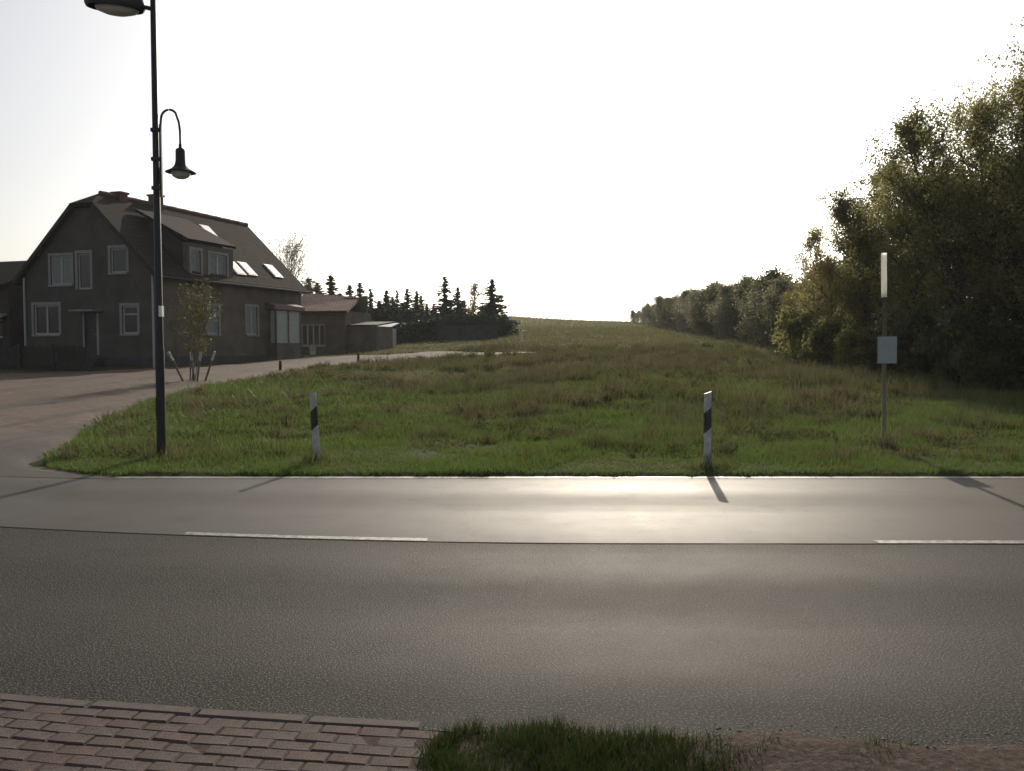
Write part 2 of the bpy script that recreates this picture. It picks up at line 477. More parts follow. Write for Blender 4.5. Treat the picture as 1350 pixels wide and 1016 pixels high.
def roof_mat(name, base):
    m, n, l, p = new_mat(name)
    nt = m.node_tree
    br = nt.nodes.new('ShaderNodeTexBrick')
    br.inputs['Scale'].default_value = 1.0
    br.inputs['Brick Width'].default_value = 0.26; br.inputs['Row Height'].default_value = 0.34
    br.inputs['Mortar Size'].default_value = 0.022
    br.inputs['Color1'].default_value = (*base, 1); br.inputs['Color2'].default_value = (*[b * 0.72 for b in base], 1)
    br.inputs['Mortar'].default_value = (*[b * 0.35 for b in base], 1)
    l.new(coords(nt, 'UV'), br.inputs['Vector'])
    st = nnoise(nt, 0.7, 6, 0.65)
    l.new(nmix(nt, nramp(nt, st, [(0.45, 0.0), (0.7, 0.6)]), br.outputs['Color'], (0.035, 0.034, 0.028)), p.inputs['Base Color'])
    p.inputs['Roughness'].default_value = 0.95
    p.inputs['Specular IOR Level'].default_value = 0.1
    nbump(nt, br.outputs['Fac'], -0.8, 0.03, p)
    return m
simple('pale_panel', (0.30, 0.34, 0.31), 0.6, 0, 0.12, 3)
roof_mat('roof_tile', (0.044, 0.034, 0.029))
roof_mat('roof_red', (0.20, 0.13, 0.105))

# ------------------------------------------------------------------ ground
def axis(parts):
    out = []
    for a, b, s in parts:
        n = max(1, int(round((b - a) / s)))
        out += list(np.linspace(a, b, n, endpoint=False))
    return np.array(out + [parts[-1][1]])
def grow(a, b, n):
    return a + (b - a) * (np.linspace(0, 1, n) ** 2.2)
gx = np.concatenate([-grow(16, 700, 34)[::-1], axis([(-16, -3.2, 0.4), (-3.2, 3.4, 0.1), (3.4, 16, 0.4)])[1:-1], grow(16, 700, 34)])
gy = np.concatenate([-grow(0, 300, 16)[::-1][:-1], axis([(0, 2.6, 0.4), (2.6, 4.6, 0.06), (4.6, 10.0, 0.6), (10.0, 20, 0.2), (20, 62, 0.6)])[:-1], grow(62, 900, 60)])
GX, GY = np.meshgrid(gx, gy)
GZ = terrain(GX, GY)
ne, fe = near_edge(GX), far_edge(GX)
on_road = (GY > ne + 0.05) & (GY < fe + 0.16)
near_soil = GY <= ne + 0.05
lump = 0.014 * wob(GX, GY, 3.2) + 0.010 * wob(GX, GY, 9.0) + 0.005 * wob(GX, GY, 21.0)
GZ = np.where(near_soil, 0.03 + lump * (GX > -0.5) * sstep(-3, 2, GY) - 0.04 * sstep(-0.16, 0.0, GY - ne) - 0.055 * (GX < -0.25), GZ)
GZ = np.where(on_road, -0.08, GZ)
mouth = (GX < -5.1) & (GY < 10.6 + 0.22 * (-5.1 - GX))
in_trk = inside(TRK_POLY, GX, GY) | mouth
band_ = (GY >= fe + 0.16) & (GY < 14)
GZ = np.where(band_ & ~in_trk, GZ + 0.035, GZ)
GZ = np.where(band_ & in_trk & (GX > -17), GZ - 0.04, GZ)
ny, nx = GX.shape
idx = np.arange(nx * ny).reshape(ny, nx)
quads = np.stack([idx[:-1, :-1], idx[:-1, 1:], idx[1:, 1:], idx[1:, :-1]], -1).reshape(-1)
ground = link('ground', fast_mesh('ground', np.stack([GX, GY, GZ], -1).reshape(-1, 3), quads, 4, MATS['meadow_ground'], True))
tag(ground, 'rising rough meadow ground reaching the horizon', 'ground', kind='structure')

def strip(name, mat, xs, y0f, y1f, n, z, parent=None, smooth=True):
    ts = np.linspace(0, 1, n + 1)
    X, T = np.meshgrid(xs, ts)
    Y = y0f(X) * (1 - T) + y1f(X) * T
    i = np.arange(X.size).reshape(X.shape)
    q = np.stack([i[:-1, :-1], i[:-1, 1:], i[1:, 1:], i[1:, :-1]], -1).reshape(-1)
    v = np.stack([X, Y, np.full_like(X, z)], -1).reshape(-1, 3)
    me = fast_mesh(name, v, q, 4, MATS[mat], smooth)
    uv = me.uv_layers.new(name='UVMap')
    uv.data.foreach_set('uv', np.stack([X.ravel()[q], T.ravel()[q]], -1).astype(np.float32).ravel())
    return link(name, me, parent)

rx = np.concatenate([np.linspace(-180, -20, 40, endpoint=False), np.linspace(-20, 12, 161), np.linspace(13, 180, 40)])
road = strip('road', 'asphalt_near', rx, lambda X: near_edge(X) - 0.10, centre_line, 8, 0.0)
tag(road, 'two lane asphalt road crossing in front of the meadow', 'road', kind='structure')
far_lane = strip('smooth_lane', 'asphalt_far', rx, centre_line, lambda X: far_edge(X) + 0.2 + 0.7 * (X < -4.9), 8, 0.0, road)
# seam between the two lays of asphalt
simple('tar', (0.012, 0.012, 0.012), 0.9, 0, 0.2, 10, 0.0, 0.05)
strip('tar_seam', 'tar', rx, lambda X: centre_line(X) - 0.012 - 0.012 * wob(X, X, 2.0), lambda X: centre_line(X) + 0.012, 1, 0.003, road)
exs = np.concatenate([np.linspace(-4.85, 12, 170), np.linspace(12.5, 180, 40)])
strip('edge_line', 'road_paint', exs, lambda X: far_edge(X) - 0.08, lambda X: far_edge(X) + 0.05, 1, 0.004, road)
for x0 in np.arange(-2.8 - 5.78 * 4, 60, 5.78):
    strip('lane_dash', 'road_paint', np.linspace(x0, x0 + 2.1, 24), lambda X: centre_line(X) + 0.02, lambda X: centre_line(X) + 0.12, 1, 0.004, road)

# gravel track
def resample(P, n):
    d = np.concatenate([[0], np.cumsum(np.linalg.norm(np.diff(P, axis=0), axis=1))]); d /= d[-1]
    t = np.linspace(0, 1, n)
    return np.stack([np.interp(t, d, P[:, 0]), np.interp(t, d, P[:, 1])], -1)
R_, L_ = resample(TRK_R, 120), resample(TRK_L, 120)
R0 = np.array([(-4.95, 10.3), (-5.0, 10.42)]); L0 = np.array([(-15.0, 11.6), (-15.6, 12.2)])
R_ = np.concatenate([R0, R_]); L_ = np.concatenate([L0, L_])
ts = np.linspace(-0.02, 1.0, 40)
TX = R_[:, None, 0] * (1 - ts) + L_[:, None, 0] * ts
TY = R_[:, None, 1] * (1 - ts) + L_[:, None, 1] * ts
edge = (np.abs(ts - 0.5) > 0.48)
TX = TX + 0.22 * wob(TX, TY, 1.5) * edge
TZ = np.maximum(terrain(TX, TY), 0) + 0.004 + 0.046 * sstep(11.0, 14.5, TY) - 0.05 * edge * (TY > 11) + 0.018 * wob(TX, TY, 2.1) * (TY > 13)
ii = np.arange(TX.size).reshape(TX.shape)
tq = np.stack([ii[:-1, :-1], ii[1:, :-1], ii[1:, 1:], ii[:-1, 1:]], -1).reshape(-1)
track = link('gravel_track', fast_mesh('gravel_track', np.stack([TX, TY, TZ], -1).reshape(-1, 3), tq, 4, MATS['gravel'], True))
tag(track, 'reddish brown gravel track curving from the road past the houses', 'track', kind='structure')

# ------------------------------------------------------------------ pavement, near left corner
rng = random.Random(4)
pave = MB()
PX = np.linspace(-6.0, -0.28, 40)
pv = [(x, near_edge(x) - 0.14, 0.0345) for x in PX] + [(x, near_edge(x) - 2.6, 0.0345) for x in PX]
pave.add(pv, [(k, k + 40, k + 41, k + 1) for k in range(39)])
pavement = pave.build('pavement', MATS['joint_sand'])
pavement.location.z = -0.022
tag(pavement, 'red brown block paving beside the kerb', 'pavement', kind='structure')
pav_meshes = []
for mname in ('paver_red', 'paver_brown', 'paver_grey'):
    for s in range(2):
        mb = MB(); mb.bev(-0.080, 0.080, -0.038, 0.038, -0.05, 0.03, 0.004 + 0.003 * s)
        pav_meshes.append(mb.mesh('paver', MATS[mname]))
for row in range(14):
    off = 0.0825 if row % 2 else 0.0
    for c in range(17):
        x = -0.38 - off - 0.165 * c
        slope = math.atan2(float(near_edge(x + 0.1) - near_edge(x - 0.1)), 0.2)
        y = float(near_edge(x)) - 0.17 - 0.081 * row
        if x < -2.95 or y < 2.85: continue
        o = link('paver', rng.choice(pav_meshes), pavement)
        o.location = (x, y, 0.009 + rng.uniform(-0.004, 0.003))
        o.rotation_euler = (rng.uniform(-0.03, 0.03), rng.uniform(-0.02, 0.02), slope + rng.uniform(-0.03, 0.03))
kmb = MB(); kmb.bev(-0.247, 0.247, -0.04, 0.04, -0.12, 0.04, 0.012)
kerb_me = kmb.mesh('kerb_stone', MATS['kerb_concrete'])
for c in range(11):
    x = -0.62 - 0.5 * c
    slope = math.atan2(float(near_edge(x + 0.2) - near_edge(x - 0.2)), 0.4)
    o = link('kerb_stone', kerb_me, pavement)
    o.location = (x, float(near_edge(x)) - 0.085, rng.uniform(-0.004, 0.004)); o.rotation_euler = (0, 0, slope)

# ------------------------------------------------------------------ houses
def wall_cols(mb, breaks, holes, zb, topf, place):
    """a wall of solid columns round its openings. place(u, z) -> outer point, inner point"""
    bs = sorted(set([round(b, 4) for b in breaks] + [round(h[k], 4) for h in holes for k in (0, 1)]))
    for u0, u1 in zip(bs[:-1], bs[1:]):
        um = (u0 + u1) / 2
        spans = sorted([(h[2], h[3]) for h in holes if h[0] < um < h[1]])
        segs, z = [], zb
        for a, b in spans:
            segs.append((z, z, a, a)); z = b
        segs.append((z, z, topf(u0 + 1e-4), topf(u1 - 1e-4)))
        for a0, a1, b0, b1 in segs:
            p = [place(u0, a0), place(u1, a1), place(u1, b1), place(u0, b0)]
            v = [q[0] for q in p] + [q[1] for q in p]
            mb.add(v, [(0, 1, 2, 3), (7, 6, 5, 4), (0, 4, 5, 1), (1, 5, 6, 2), (2, 6, 7, 3), (3, 7, 4, 0)])

def window(parent, place, u0, u1, z0, z1, panes=2, sill=True, curtain=False, trim=True, name='window', bar=False):
    """place(u, z, d): point d metres behind the wall face (negative = proud of it)"""
    def bx(mb, a, b, c, d, e, f):
        P = [place(u, z, k) for k in (e, f) for z in (c, d) for u in (a, b)]
        mb.add(P, [(0, 1, 3, 2), (4, 6, 7, 5), (0, 4, 5, 1), (2, 3, 7, 6), (0, 2, 6, 4), (1, 5, 7, 3)])
    fr = MB(); w = 0.075
    bx(fr, u0, u1, z0, z0 + w, 0.06, 0.14); bx(fr, u0, u1, z1 - w, z1, 0.06, 0.14)
    bx(fr, u0, u0 + w, z0 + w, z1 - w, 0.06, 0.14); bx(fr, u1 - w, u1, z0 + w, z1 - w, 0.06, 0.14)
    cuts = [u0 + (u1 - u0) * k / panes for k in range(panes + 1)]
    for c in cuts[1:-1]: bx(fr, c - 0.045, c + 0.045, z0 + w, z1 - w, 0.05, 0.135)
    if bar: bx(fr, u0 + w, u1 - w, z0 + (z1 - z0) * 0.68, z0 + (z1 - z0) * 0.68 + 0.06, 0.055, 0.13)
    o = fr.build(name, MATS['window_white'], parent)
    for a, b in zip(cuts[:-1], cuts[1:]):
        g = MB(); bx(g, a + 0.03, b - 0.03, z0 + 0.03, z1 - 0.03, 0.095, 0.105); g.build('pane', MATS['window_glass'], o)
        if curtain:
            g = MB(); n = 10
            ks = np.linspace(a + 0.05, b - 0.05, n)
            v = [place(u, z, 0.085 + 0.006 * math.sin(k * 2.1)) for z in (z0 + 0.07, z1 - 0.07) for k, u in enumerate(ks)]
            g.add(v, [(k, k + 1, k + n + 1, k + n) for k in range(n - 1)]); g.build('blind', MATS['curtain'], o)
    if sill:
        s = MB(); bx(s, u0 - 0.1, u1 + 0.1, z0 - 0.09, z0, -0.09, 0.1); s.build('sill', MATS['window_trim'], o)
    if trim:
        s = MB(); bx(s, u0 - 0.14, u1 + 0.14, z1, z1 + 0.14, -0.025, 0.03)
        bx(s, u0 - 0.14, u0, z0, z1, -0.025, 0.03); bx(s, u1, u1 + 0.14, z0, z1, -0.025, 0.03)
        s.build('frame', MATS['window_trim'], o)
    return o

def roof_slab(name, mat, parent, *pts, th=0.16):
    """tiled slab: the first two points are the eave, the rest runs round the slope"""
    P = [Vector(p) for p in pts]
    n = len(P)
    nrm = (P[1] - P[0]).cross(P[-1] - P[0]).normalized()
    if nrm.z < 0: nrm = -nrm
    v = [p for p in P] + [p - nrm * th for p in P]
    me = bpy.data.meshes.new(name)
    me.from_pydata([tuple(p) for p in v], [], [tuple(range(n)), tuple(range(2 * n - 1, n - 1, -1))] + [(k, k + n, (k + 1) % n + n, (k + 1) % n) for k in range(n)])
    me.materials.append(MATS[mat])
    uv = me.uv_layers.new(name='UVMap')
    ex = (P[1] - P[0]).normalized(); ey = nrm.cross(ex)
    for lp in me.loops:
        d = Vector(me.vertices[lp.vertex_index].co) - P[0]
        uv.data[lp.index].uv = (d.dot(ex), d.dot(ey))
    me.update()
    return link(name, me, parent)

HZ = float(terrain(-18, 41)) - 0.05
HR = math.atan2(-0.317, 0.948)
house = empty('farmhouse', (-20.7, 42.0, HZ), HR)
tag(house, 'dark two storey farmhouse with steep gable, shed dormer and roof windows', 'house')
W2, LEN, EAVE, RIDGE = 4.05, 12.5, 5.09 - HZ, 8.98 - HZ
sl = (RIDGE - EAVE) / W2
HH, HY = 0.7, 0.9                                       # the clipped gable top: half width, set-back of the ridge
gz = lambda z: z - HZ                                   # heights are given above the road
gab_holes = [(-2.3, -1.0, gz(4.6), gz(6.02)), (-0.6, 0.17, gz(4.35), gz(6.1)), (1.42, 2.37, gz(5.1), gz(6.28)),
             (-3.45, -1.85, gz(2.15), gz(3.62)), (-0.25, 0.5, gz(1.15), gz(3.2)), (2.05, 2.95, gz(2.17), gz(3.5))]
side_holes = [(2.55, 3.25, gz(5.2), gz(6.4)), (3.95, 5.35, gz(5.05), gz(6.35)), (3.7, 4.6, gz(2.2), gz(3.65)), (7.0, 8.0, gz(2.2), gz(3.75))]
wl_ = MB()
wall_cols(wl_, [-W2, -HH, HH, W2], gab_holes, -0.6, lambda u: RIDGE - sl * max(HH, abs(u)), lambda u, z: ((u, 0, z), (u, 0.3, z)))
gable = wl_.build('gable_wall', MATS['plaster_grey'], house)
wl_ = MB()
top = lambda t: (gz(6.75) if 2.3 < t < 5.9 else EAVE)
wall_cols(wl_, [0.302, 2.3, 5.9, LEN - 0.302], side_holes, -0.6, top, lambda t, z: ((W2, t, z), (W2 - 0.3, t, z)))
wl_.build('side_wall', MATS['plaster_brown'], house)
wl_ = MB()
wall_cols(wl_, [-W2, 0, W2], [], -0.6, lambda u: RIDGE - sl * abs(u), lambda u, z: ((u, LEN, z), (u, LEN - 0.3, z)))
wl_.build('rear_wall', MATS['plaster_brown'], house)
wl_ = MB(); wl_.box(-W2, -W2 + 0.3, 0.302, LEN - 0.302, -0.6, EAVE); wl_.build('back_wall', MATS['plaster_grey'], house)
wl_ = MB(); wl_.box(-W2 + 0.3, W2 - 0.3, 0.3, LEN - 0.3, gz(4.25), gz(4.33)); wl_.box(-W2 + 0.3, W2 - 0.3, 4.0, 4.15, 0, gz(4.25))
wl_.box(-W2 + 0.3, W2 - 0.3, 1.6, 1.7, gz(4.33), EAVE); wl_.build('inner_floor', MATS['plaster_dark'], house)
wl_ = MB(); wl_.box(-W2 - 0.05, W2 + 0.05, -0.05, 0.3, -0.6, gz(1.05)); wl_.box(W2 - 0.3, W2 + 0.05, 0.302, LEN, -0.6, gz(1.05))
wl_.build('plinth', MATS['plinth'], house)
ov = 0.32
for s in (-1, 1):
    e = (W2 + ov) * s
    ze = RIDGE - sl * (W2 + ov)
    roof_slab('roof', 'roof_tile', house, (e, -ov, ze + 0.17), (e, LEN + ov, ze + 0.17), (0, LEN + ov, RIDGE + 0.17), (0, HY, RIDGE + 0.17), (HH * s, -ov, RIDGE - sl * HH + 0.17))
roof_slab('hip_roof', 'roof_tile', house, (-HH, -ov - 0.04, RIDGE - sl * HH + 0.172), (HH, -ov - 0.04, RIDGE - sl * HH + 0.172), (0, HY, RIDGE + 0.172))
rc = MB(); rc.tube([(0, y, RIDGE + 0.18) for y in np.linspace(HY, LEN + ov, 26)], [0.13 if k % 2 else 0.115 for k in range(26)], 8)
rc.build('ridge_cap', MATS['chimney_brick'], house)
bg_ = MB()
for s in (-1, 1):
    a, b = (HH * s, RIDGE - sl * HH + 0.10), ((W2 + ov) * s, RIDGE - sl * (W2 + ov) + 0.10)
    bg_.prism([a, b, (b[0], b[1] - 0.2), (a[0], a[1] - 0.2)], 'y', -ov - 0.03, -ov)
bg_.build('barge_board', MATS['dark_wood'], house)
# shed dormer
dr = roof_slab('dormer_roof', 'roof_tile', house, (W2 + 0.14, 2.18, gz(6.75) + 0.16), (W2 + 0.14, 6.02, gz(6.75) + 0.16), (1.0, 6.02, gz(8.4) + 0.12), (1.0, 2.18, gz(8.4) + 0.12), th=0.14)
for y in (2.3, 5.72):
    ck = MB(); ck.prism([(W2 - 0.3, EAVE), (W2 - 0.302, gz(6.75)), (1.6, gz(8.0)), (1.6, gz(7.6))], 'y', y, y + 0.18)
    ck.build('dormer_cheek', MATS['plaster_dark'], dr)
for y, hgt in ((2.2, 0.32), (4.8, 0.62)):
    c = MB(); c.box(-0.28, 0.28, y - 0.25, y + 0.25, RIDGE - 0.5, RIDGE + hgt); c.box(-0.34, 0.34, y - 0.31, y + 0.31, RIDGE + hgt, RIDGE + hgt + 0.1)
    c.build('chimney', MATS['chimney_brick'], house)
gp = lambda u, z, d: (u, d, z)
sp = lambda t, z, d: (W2 - d, t, z)
window(house, gp, *gab_holes[0], 2, True, True)
bd = window(house, gp, *gab_holes[1], 1, False, False, True, 'balcony_door')
window(house, gp, *gab_holes[2], 1, True, False)
window(house, gp, *gab_holes[3], 2, True, False)
window(house, gp, *gab_holes[5], 1, True, False, bar=True)
window(house, sp, *side_holes[0], 1, True, True)
window(house, sp, *side_holes[1], 2, True, True)
window(house, sp, *side_holes[2], 1, True, True)
window(house, sp, *side_holes[3], 2, True, True)
d = MB(); d.box(-0.25, 0.5, 0.08, 0.16, gz(1.15), gz(3.2))
door = d.build('front_door', MATS['door_wood'], house)
d = MB(); d.box(-0.35, -0.25, -0.03, 0.1, gz(1.15), gz(3.2)); d.box(0.5, 0.64, -0.03, 0.1, gz(1.15), gz(3.2)); d.build('frame', MATS['window_trim'], door)
d = MB(); d.box(-0.55, 0.9, -0.7, 0.0, gz(3.25), gz(3.33)); d.build('canopy', MATS['window_trim'], door)
d = MB(); d.tube([(0.4, 0.06, gz(2.15)), (0.4, 0.0, gz(2.15)), (0.3, 0.0, gz(2.15))], 0.015, 6); d.build('handle', MATS['grey_metal'], door)
st = MB()
for k in range(3): st.box(-0.65, 0.9, -0.45 - 0.3 * (2 - k), -0.052, -0.4, gz(0.65) + 0.165 * k)
st.build('steps', MATS['plinth'], house)
for x in (W2 - 0.1, -W2 + 0.1):
    dp = MB(); dp.tube([(x, -0.09, 0.0), (x, -0.09, EAVE - 0.1)], 0.05, 8); dp.build('downpipe', MATS['window_white'], house)
gt = MB(); gt.tube([(W2 + ov + 0.06, y, RIDGE - sl * (W2 + ov) + 0.06) for y in (-ov, LEN + ov)], 0.07, 8); gt.build('gutter', MATS['dark_wood'], house)
# roof windows on the slope facing the track
def on_roof(x): return RIDGE + 0.17 - sl * x
for y, x in ((6.9, 3.45), (8.0, 3.4), (10.7, 3.3), (7.6, 1.2)):
    r = MB(); a = math.atan(sl)
    M = Matrix.Translation((x, y, on_roof(x))) @ Matrix.Rotation(a, 4, 'Y')
    h, w = 0.55, 0.42
    r.box(-h, h, -w, w, -0.05, 0.07, M)
    f = r.build('roof_window', MATS['grey_metal'], house)
    g = MB(); g.box(-h + 0.07, h - 0.07, -w + 0.07, w - 0.07, 0.07, 0.082, M); g.build('pane', MATS['roof_glass'], f)
# glazed porch on the side
po = MB(); y0, y1, xo = 9.0, 11.6, 0.55
for yy in (y0, (y0 + y1) / 2 - 0.05, y1 - 0.1): po.box(W2 + xo - 0.1, W2 + xo, yy, yy + 0.1, 0.1, gz(3.65))
po.box(W2 + 0.06, W2 + xo, y0, y1, -0.3, gz(1.75)); po.box(W2 + 0.06, W2 + 0.16, y0, y0 + 0.1, gz(1.75), gz(3.65))
porch = po.build('porch', MATS['plaster_brown'], house)
pr = MB(); pr.prism([(W2 + 0.01, gz(4.1)), (W2 + xo + 0.12, gz(3.9)), (W2 + xo + 0.12, gz(3.66)), (W2 + 0.01, gz(3.68))], 'y', y0 - 0.25, y1 + 0.25)
pr.build('porch_roof', MATS['red_fascia'], porch)
for a, b in ((y0 + 0.1, (y0 + y1) / 2 - 0.05), ((y0 + y1) / 2 + 0.05, y1 - 0.1)):
    g = MB(); g.box(W2 + xo - 0.06, W2 + xo - 0.04, a, b, gz(1.75), gz(3.62)); g.build('pane', MATS['pale_panel'], porch)
g = MB(); g.box(W2 + 0.16, W2 + xo - 0.1, y0 + 0.04, y0 + 0.06, gz(1.75), gz(3.62)); g.build('pane', MATS['pale_panel'], porch)

# neighbour wing, left edge
WZ = HZ
barn = empty('barn', (-21.4, 42.0, WZ), HR)
tag(barn, 'low dark barn with long plain roof adjoining the gabled house', 'barn')
bxl, bxr = -17.0, -4.75
bh = [(-6.1, -5.2, gz(2.0), gz(2.95)), (-9.6, -8.2, gz(0.8), gz(3.0))]
wl_ = MB()
wall_cols(wl_, [bxl, bxr], bh, -0.6, lambda u: gz(4.7), lambda u, z: ((u, 0.5, z), (u, 0.8, z)))
wl_.box(bxr - 0.3, bxr, 0.802, 6.6, -0.6, gz(4.7)); wl_.box(bxl, bxl + 0.3, 0.802, 6.6, -0.6, gz(4.7)); wl_.box(bxl, bxr, 6.6, 6.9, -0.6, gz(4.7))
wl_.build('wall', MATS['plaster_dark'], barn)
roof_slab('roof', 'roof_tile', barn, (bxl - 0.2, 0.1, gz(4.7)), (bxr + 0.1, 0.1, gz(4.7)), (bxr + 0.1, 3.7, gz(6.3)), (bxl - 0.2, 3.7, gz(6.3)))
roof_slab('roof', 'roof_tile', barn, (bxl - 0.2, 7.3, gz(4.7)), (bxr + 0.1, 7.3, gz(4.7)), (bxr + 0.1, 3.7, gz(6.3)), (bxl - 0.2, 3.7, gz(6.3)))
g2 = lambda u, z, d: (u, 0.5 + d, z)
window(barn, g2, *bh[0], 2, False, False, False)
aw = MB(); aw.prism([(-0.4, gz(2.9)), (0.52, gz(3.25)), (0.52, gz(3.17)), (-0.4, gz(2.78))], 'x', -6.6, -4.9); aw.build('awning', MATS['sheet_metal'], barn)
dd = MB(); dd.box(-9.6, -8.2, 0.6, 0.7, gz(0.8), gz(3.0)); dd.build('gate', MATS['dark_wood'], barn)

# board fence before the gable
fence = empty('board_fence', (-21.4, 42.0, WZ), HR)
tag(fence, 'dark board fence in front of the gabled house and barn', 'fence')
for k in range(10):
    x0 = -14.2 + 2.0 * k
    p = MB(); p.box(x0 - 0.06, x0 + 0.06, -3.05, -2.93, -0.6, 1.15); p.build('post', MATS['dark_wood'], fence)
    if k == 9: break
    p = MB(); p.box(x0, x0 + 2, -2.93, -2.87, 0.15, 0.25); p.box(x0, x0 + 2, -2.93, -2.87, 0.8, 0.9); p.build('rail', MATS['dark_wood'], fence)
    for j in range(14):
        xx = x0 + 0.07 + j * 0.136
        p = MB(); h = 1.0 + 0.06 * math.sin(j * 1.9 + k); p.prism([(xx, -0.3), (xx + 0.115, -0.3), (xx + 0.115, h), (xx + 0.0575, h + 0.05), (xx, h)], 'y', -2.87, -2.84)
        p.build('board', MATS['dark_wood'], fence)

# outbuildings beyond the house
OZ = float(terrain(-13, 58))
out = empty('outbuilding', (-14.9, 60.0, OZ), math.radians(-14))
tag(out, 'low outbuilding with pale brown sloping roof beyond the farmhouse porch', 'shed')
oh = [(0.2, 2.0, 0.55, 2.05)]
wl_ = MB()
wall_cols(wl_, [-1.5, 3.5], oh, -0.6, lambda u: 2.95, lambda u, z: ((u, 0, z), (u, 0.25, z)))
wl_.box(-1.5, -1.25, 0.252, 4.5, -0.6, 2.95); wl_.box(3.25, 3.5, 0.252, 4.5, -0.6, 2.95); wl_.box(-1.25, 3.25, 4.25, 4.5, -0.6, 4.1)
wl_.build('wall', MATS['plaster_brown'], out)
roof_slab('roof', 'roof_red', out, (-1.8, -0.35, 2.95), (3.8, -0.35, 2.95), (2.5, 4.8, 4.15), (-1.8, 4.8, 4.55), th=0.18)
window(out, lambda u, z, d_: (u, d_, z), *oh[0], 4, True, False, False)
ann = MB(); ann.box(3.502, 5.6, 0.5, 3.5, -0.6, 1.9); an = ann.build('annex_wall', MATS['plaster_brown'], out)
ann = MB(); ann.prism([(0.35, 2.0), (3.6, 2.3), (3.6, 2.2), (0.35, 1.9)], 'x', 3.52, 5.75); ann.build('annex_roof', MATS['dark_wood'], an)
shed = empty('metal_shed', (-10.3, 64.0, float(terrain(-10.3, 64))), math.radians(-10))
tag(shed, 'small pale grey sheet metal shed beyond the outbuilding', 'shed')
p = MB(); p.box(-0.75, 1.1, 0, 2.0, -0.3, 1.55); sw = p.build('wall', MATS['sheet_metal'], shed)
p = MB()
for k in range(9): p.box(-0.72 + 0.2 * k, -0.66 + 0.2 * k, -0.025, 0.0, 0.0, 1.5)
p.build('rib', MATS['sheet_metal'], sw)
p = MB(); p.prism([(-0.2, 1.56), (2.2, 1.95), (2.2, 2.0), (-0.2, 1.61)], 'x', -0.95, 1.3); p.build('roof', MATS['sheet_metal'], shed)
pile = empty('timber_pile', (-10.35, 63.1, float(terrain(-10.35, 63.1))), math.radians(-10))
tag(pile, 'low pile of brown logs in front of metal shed', 'timber')
for r in range(3):
    for k in range(9 - r):
        p = MB(); xx = -0.85 + 0.2 * k + 0.1 * r
        p.tube([(xx, 0.0, 0.1 + 0.17 * r), (xx + 0.02, 0.75, 0.1 + 0.17 * r)], 0.09 + 0.012 * math.sin(k * 3 + r), 8); p.build('log', MATS['old_wood'], pile)

# pale bucket before the outbuilding wall
bx0, by0 = -13.15, 56.6
bucket = empty('bucket', (bx0, by0, float(terrain(bx0, by0))))
tag(bucket, 'small pale bucket standing before the outbuilding window', 'bucket')
p = MB(); p.lathe([(0.001, 0.02), (0.16, 0.02), (0.17, 0.05), (0.22, 0.5), (0.235, 0.5), (0.235, 0.53), (0.205, 0.53), (0.16, 0.06), (0.001, 0.06)], 18); p.build('shell', MATS['bright_white'], bucket, True)
p = MB(); p.tube([(0.225 * math.cos(t), 0, 0.5 + 0.2 * math.sin(t)) for t in np.linspace(0, math.pi, 12)], 0.008, 6); p.build('handle', MATS['grey_metal'], bucket)

# ------------------------------------------------------------------ street lamp
LX, LY = -4.97, 12.1
LZ = float(terrain(LX, LY)) + 0.02
lamp = empty('street_lamp', (LX, LY, LZ))
tag(lamp, 'tall black street lamp with flat top lantern and bell lamp on gooseneck', 'street lamp')
p = MB()
p.lathe([(0.062, -0.3), (0.062, 1.5), (0.056, 1.56), (0.052, 1.6), (0.038, 6.75), (0.0, 6.78)], 16)
pole = p.build('pole', MATS['lamp_metal'], lamp, True)
p = MB(); p.lathe([(0.11, -0.05), (0.11, 0.03), (0.075, 0.05), (0.065, 0.09)], 16); p.build('base_collar', MATS['lamp_metal'], pole, True)
p = MB(); p.box(-0.045, 0.045, -0.067, -0.06, 0.55, 0.85); p.build('access_hatch', MATS['lamp_metal'], pole)
p = MB(); p.box(0.02, 0.062, -0.06, 0.02, 1.98, 2.13); p.build('sticker', MATS['bright_white'], pole)
# upper head on a short arm pointing left
p = MB(); p.tube([(0, 0, 6.23), (-0.05, 0, 6.24), (-0.14, 0, 6.26)], 0.03, 8); arm = p.build('head_arm', MATS['lamp_metal'], lamp, True)
def ellipsoid_shell(a, b, zs, cx, cz, tilt, nseg=24):
    mb = MB(); v = []
    for r, z in zs:
        for k in range(nseg):
            t = 2 * math.pi * k / nseg
            x, y = a * r * math.cos(t), b * r * math.sin(t)
            v.append((cx + x * math.cos(tilt) + z * math.sin(tilt), y, cz - x * math.sin(tilt) + z * math.cos(tilt)))
    f = []
    for i in range(len(zs) - 1):
        for k in range(nseg):
            j = (k + 1) % nseg
            f.append((i * nseg + k, i * nseg + j, (i + 1) * nseg + j, (i + 1) * nseg + k))
    mb.add(v, f); return mb
e = ellipsoid_shell(0.42, 0.20, [(0.94, -0.05), (1.0, -0.01), (1.0, 0.04), (0.9, 0.13), (0.6, 0.19), (0.02, 0.21)], -0.53, 6.28, 0.10)
head = e.build('lamp_head', MATS['lamp_metal'], lamp, True)
e = ellipsoid_shell(0.30, 0.15, [(1.02, -0.045), (0.9, -0.09), (0.5, -0.125), (0.02, -0.13)], -0.50, 6.28, 0.10)
e.build('lens', MATS['lamp_glass'], head, True)
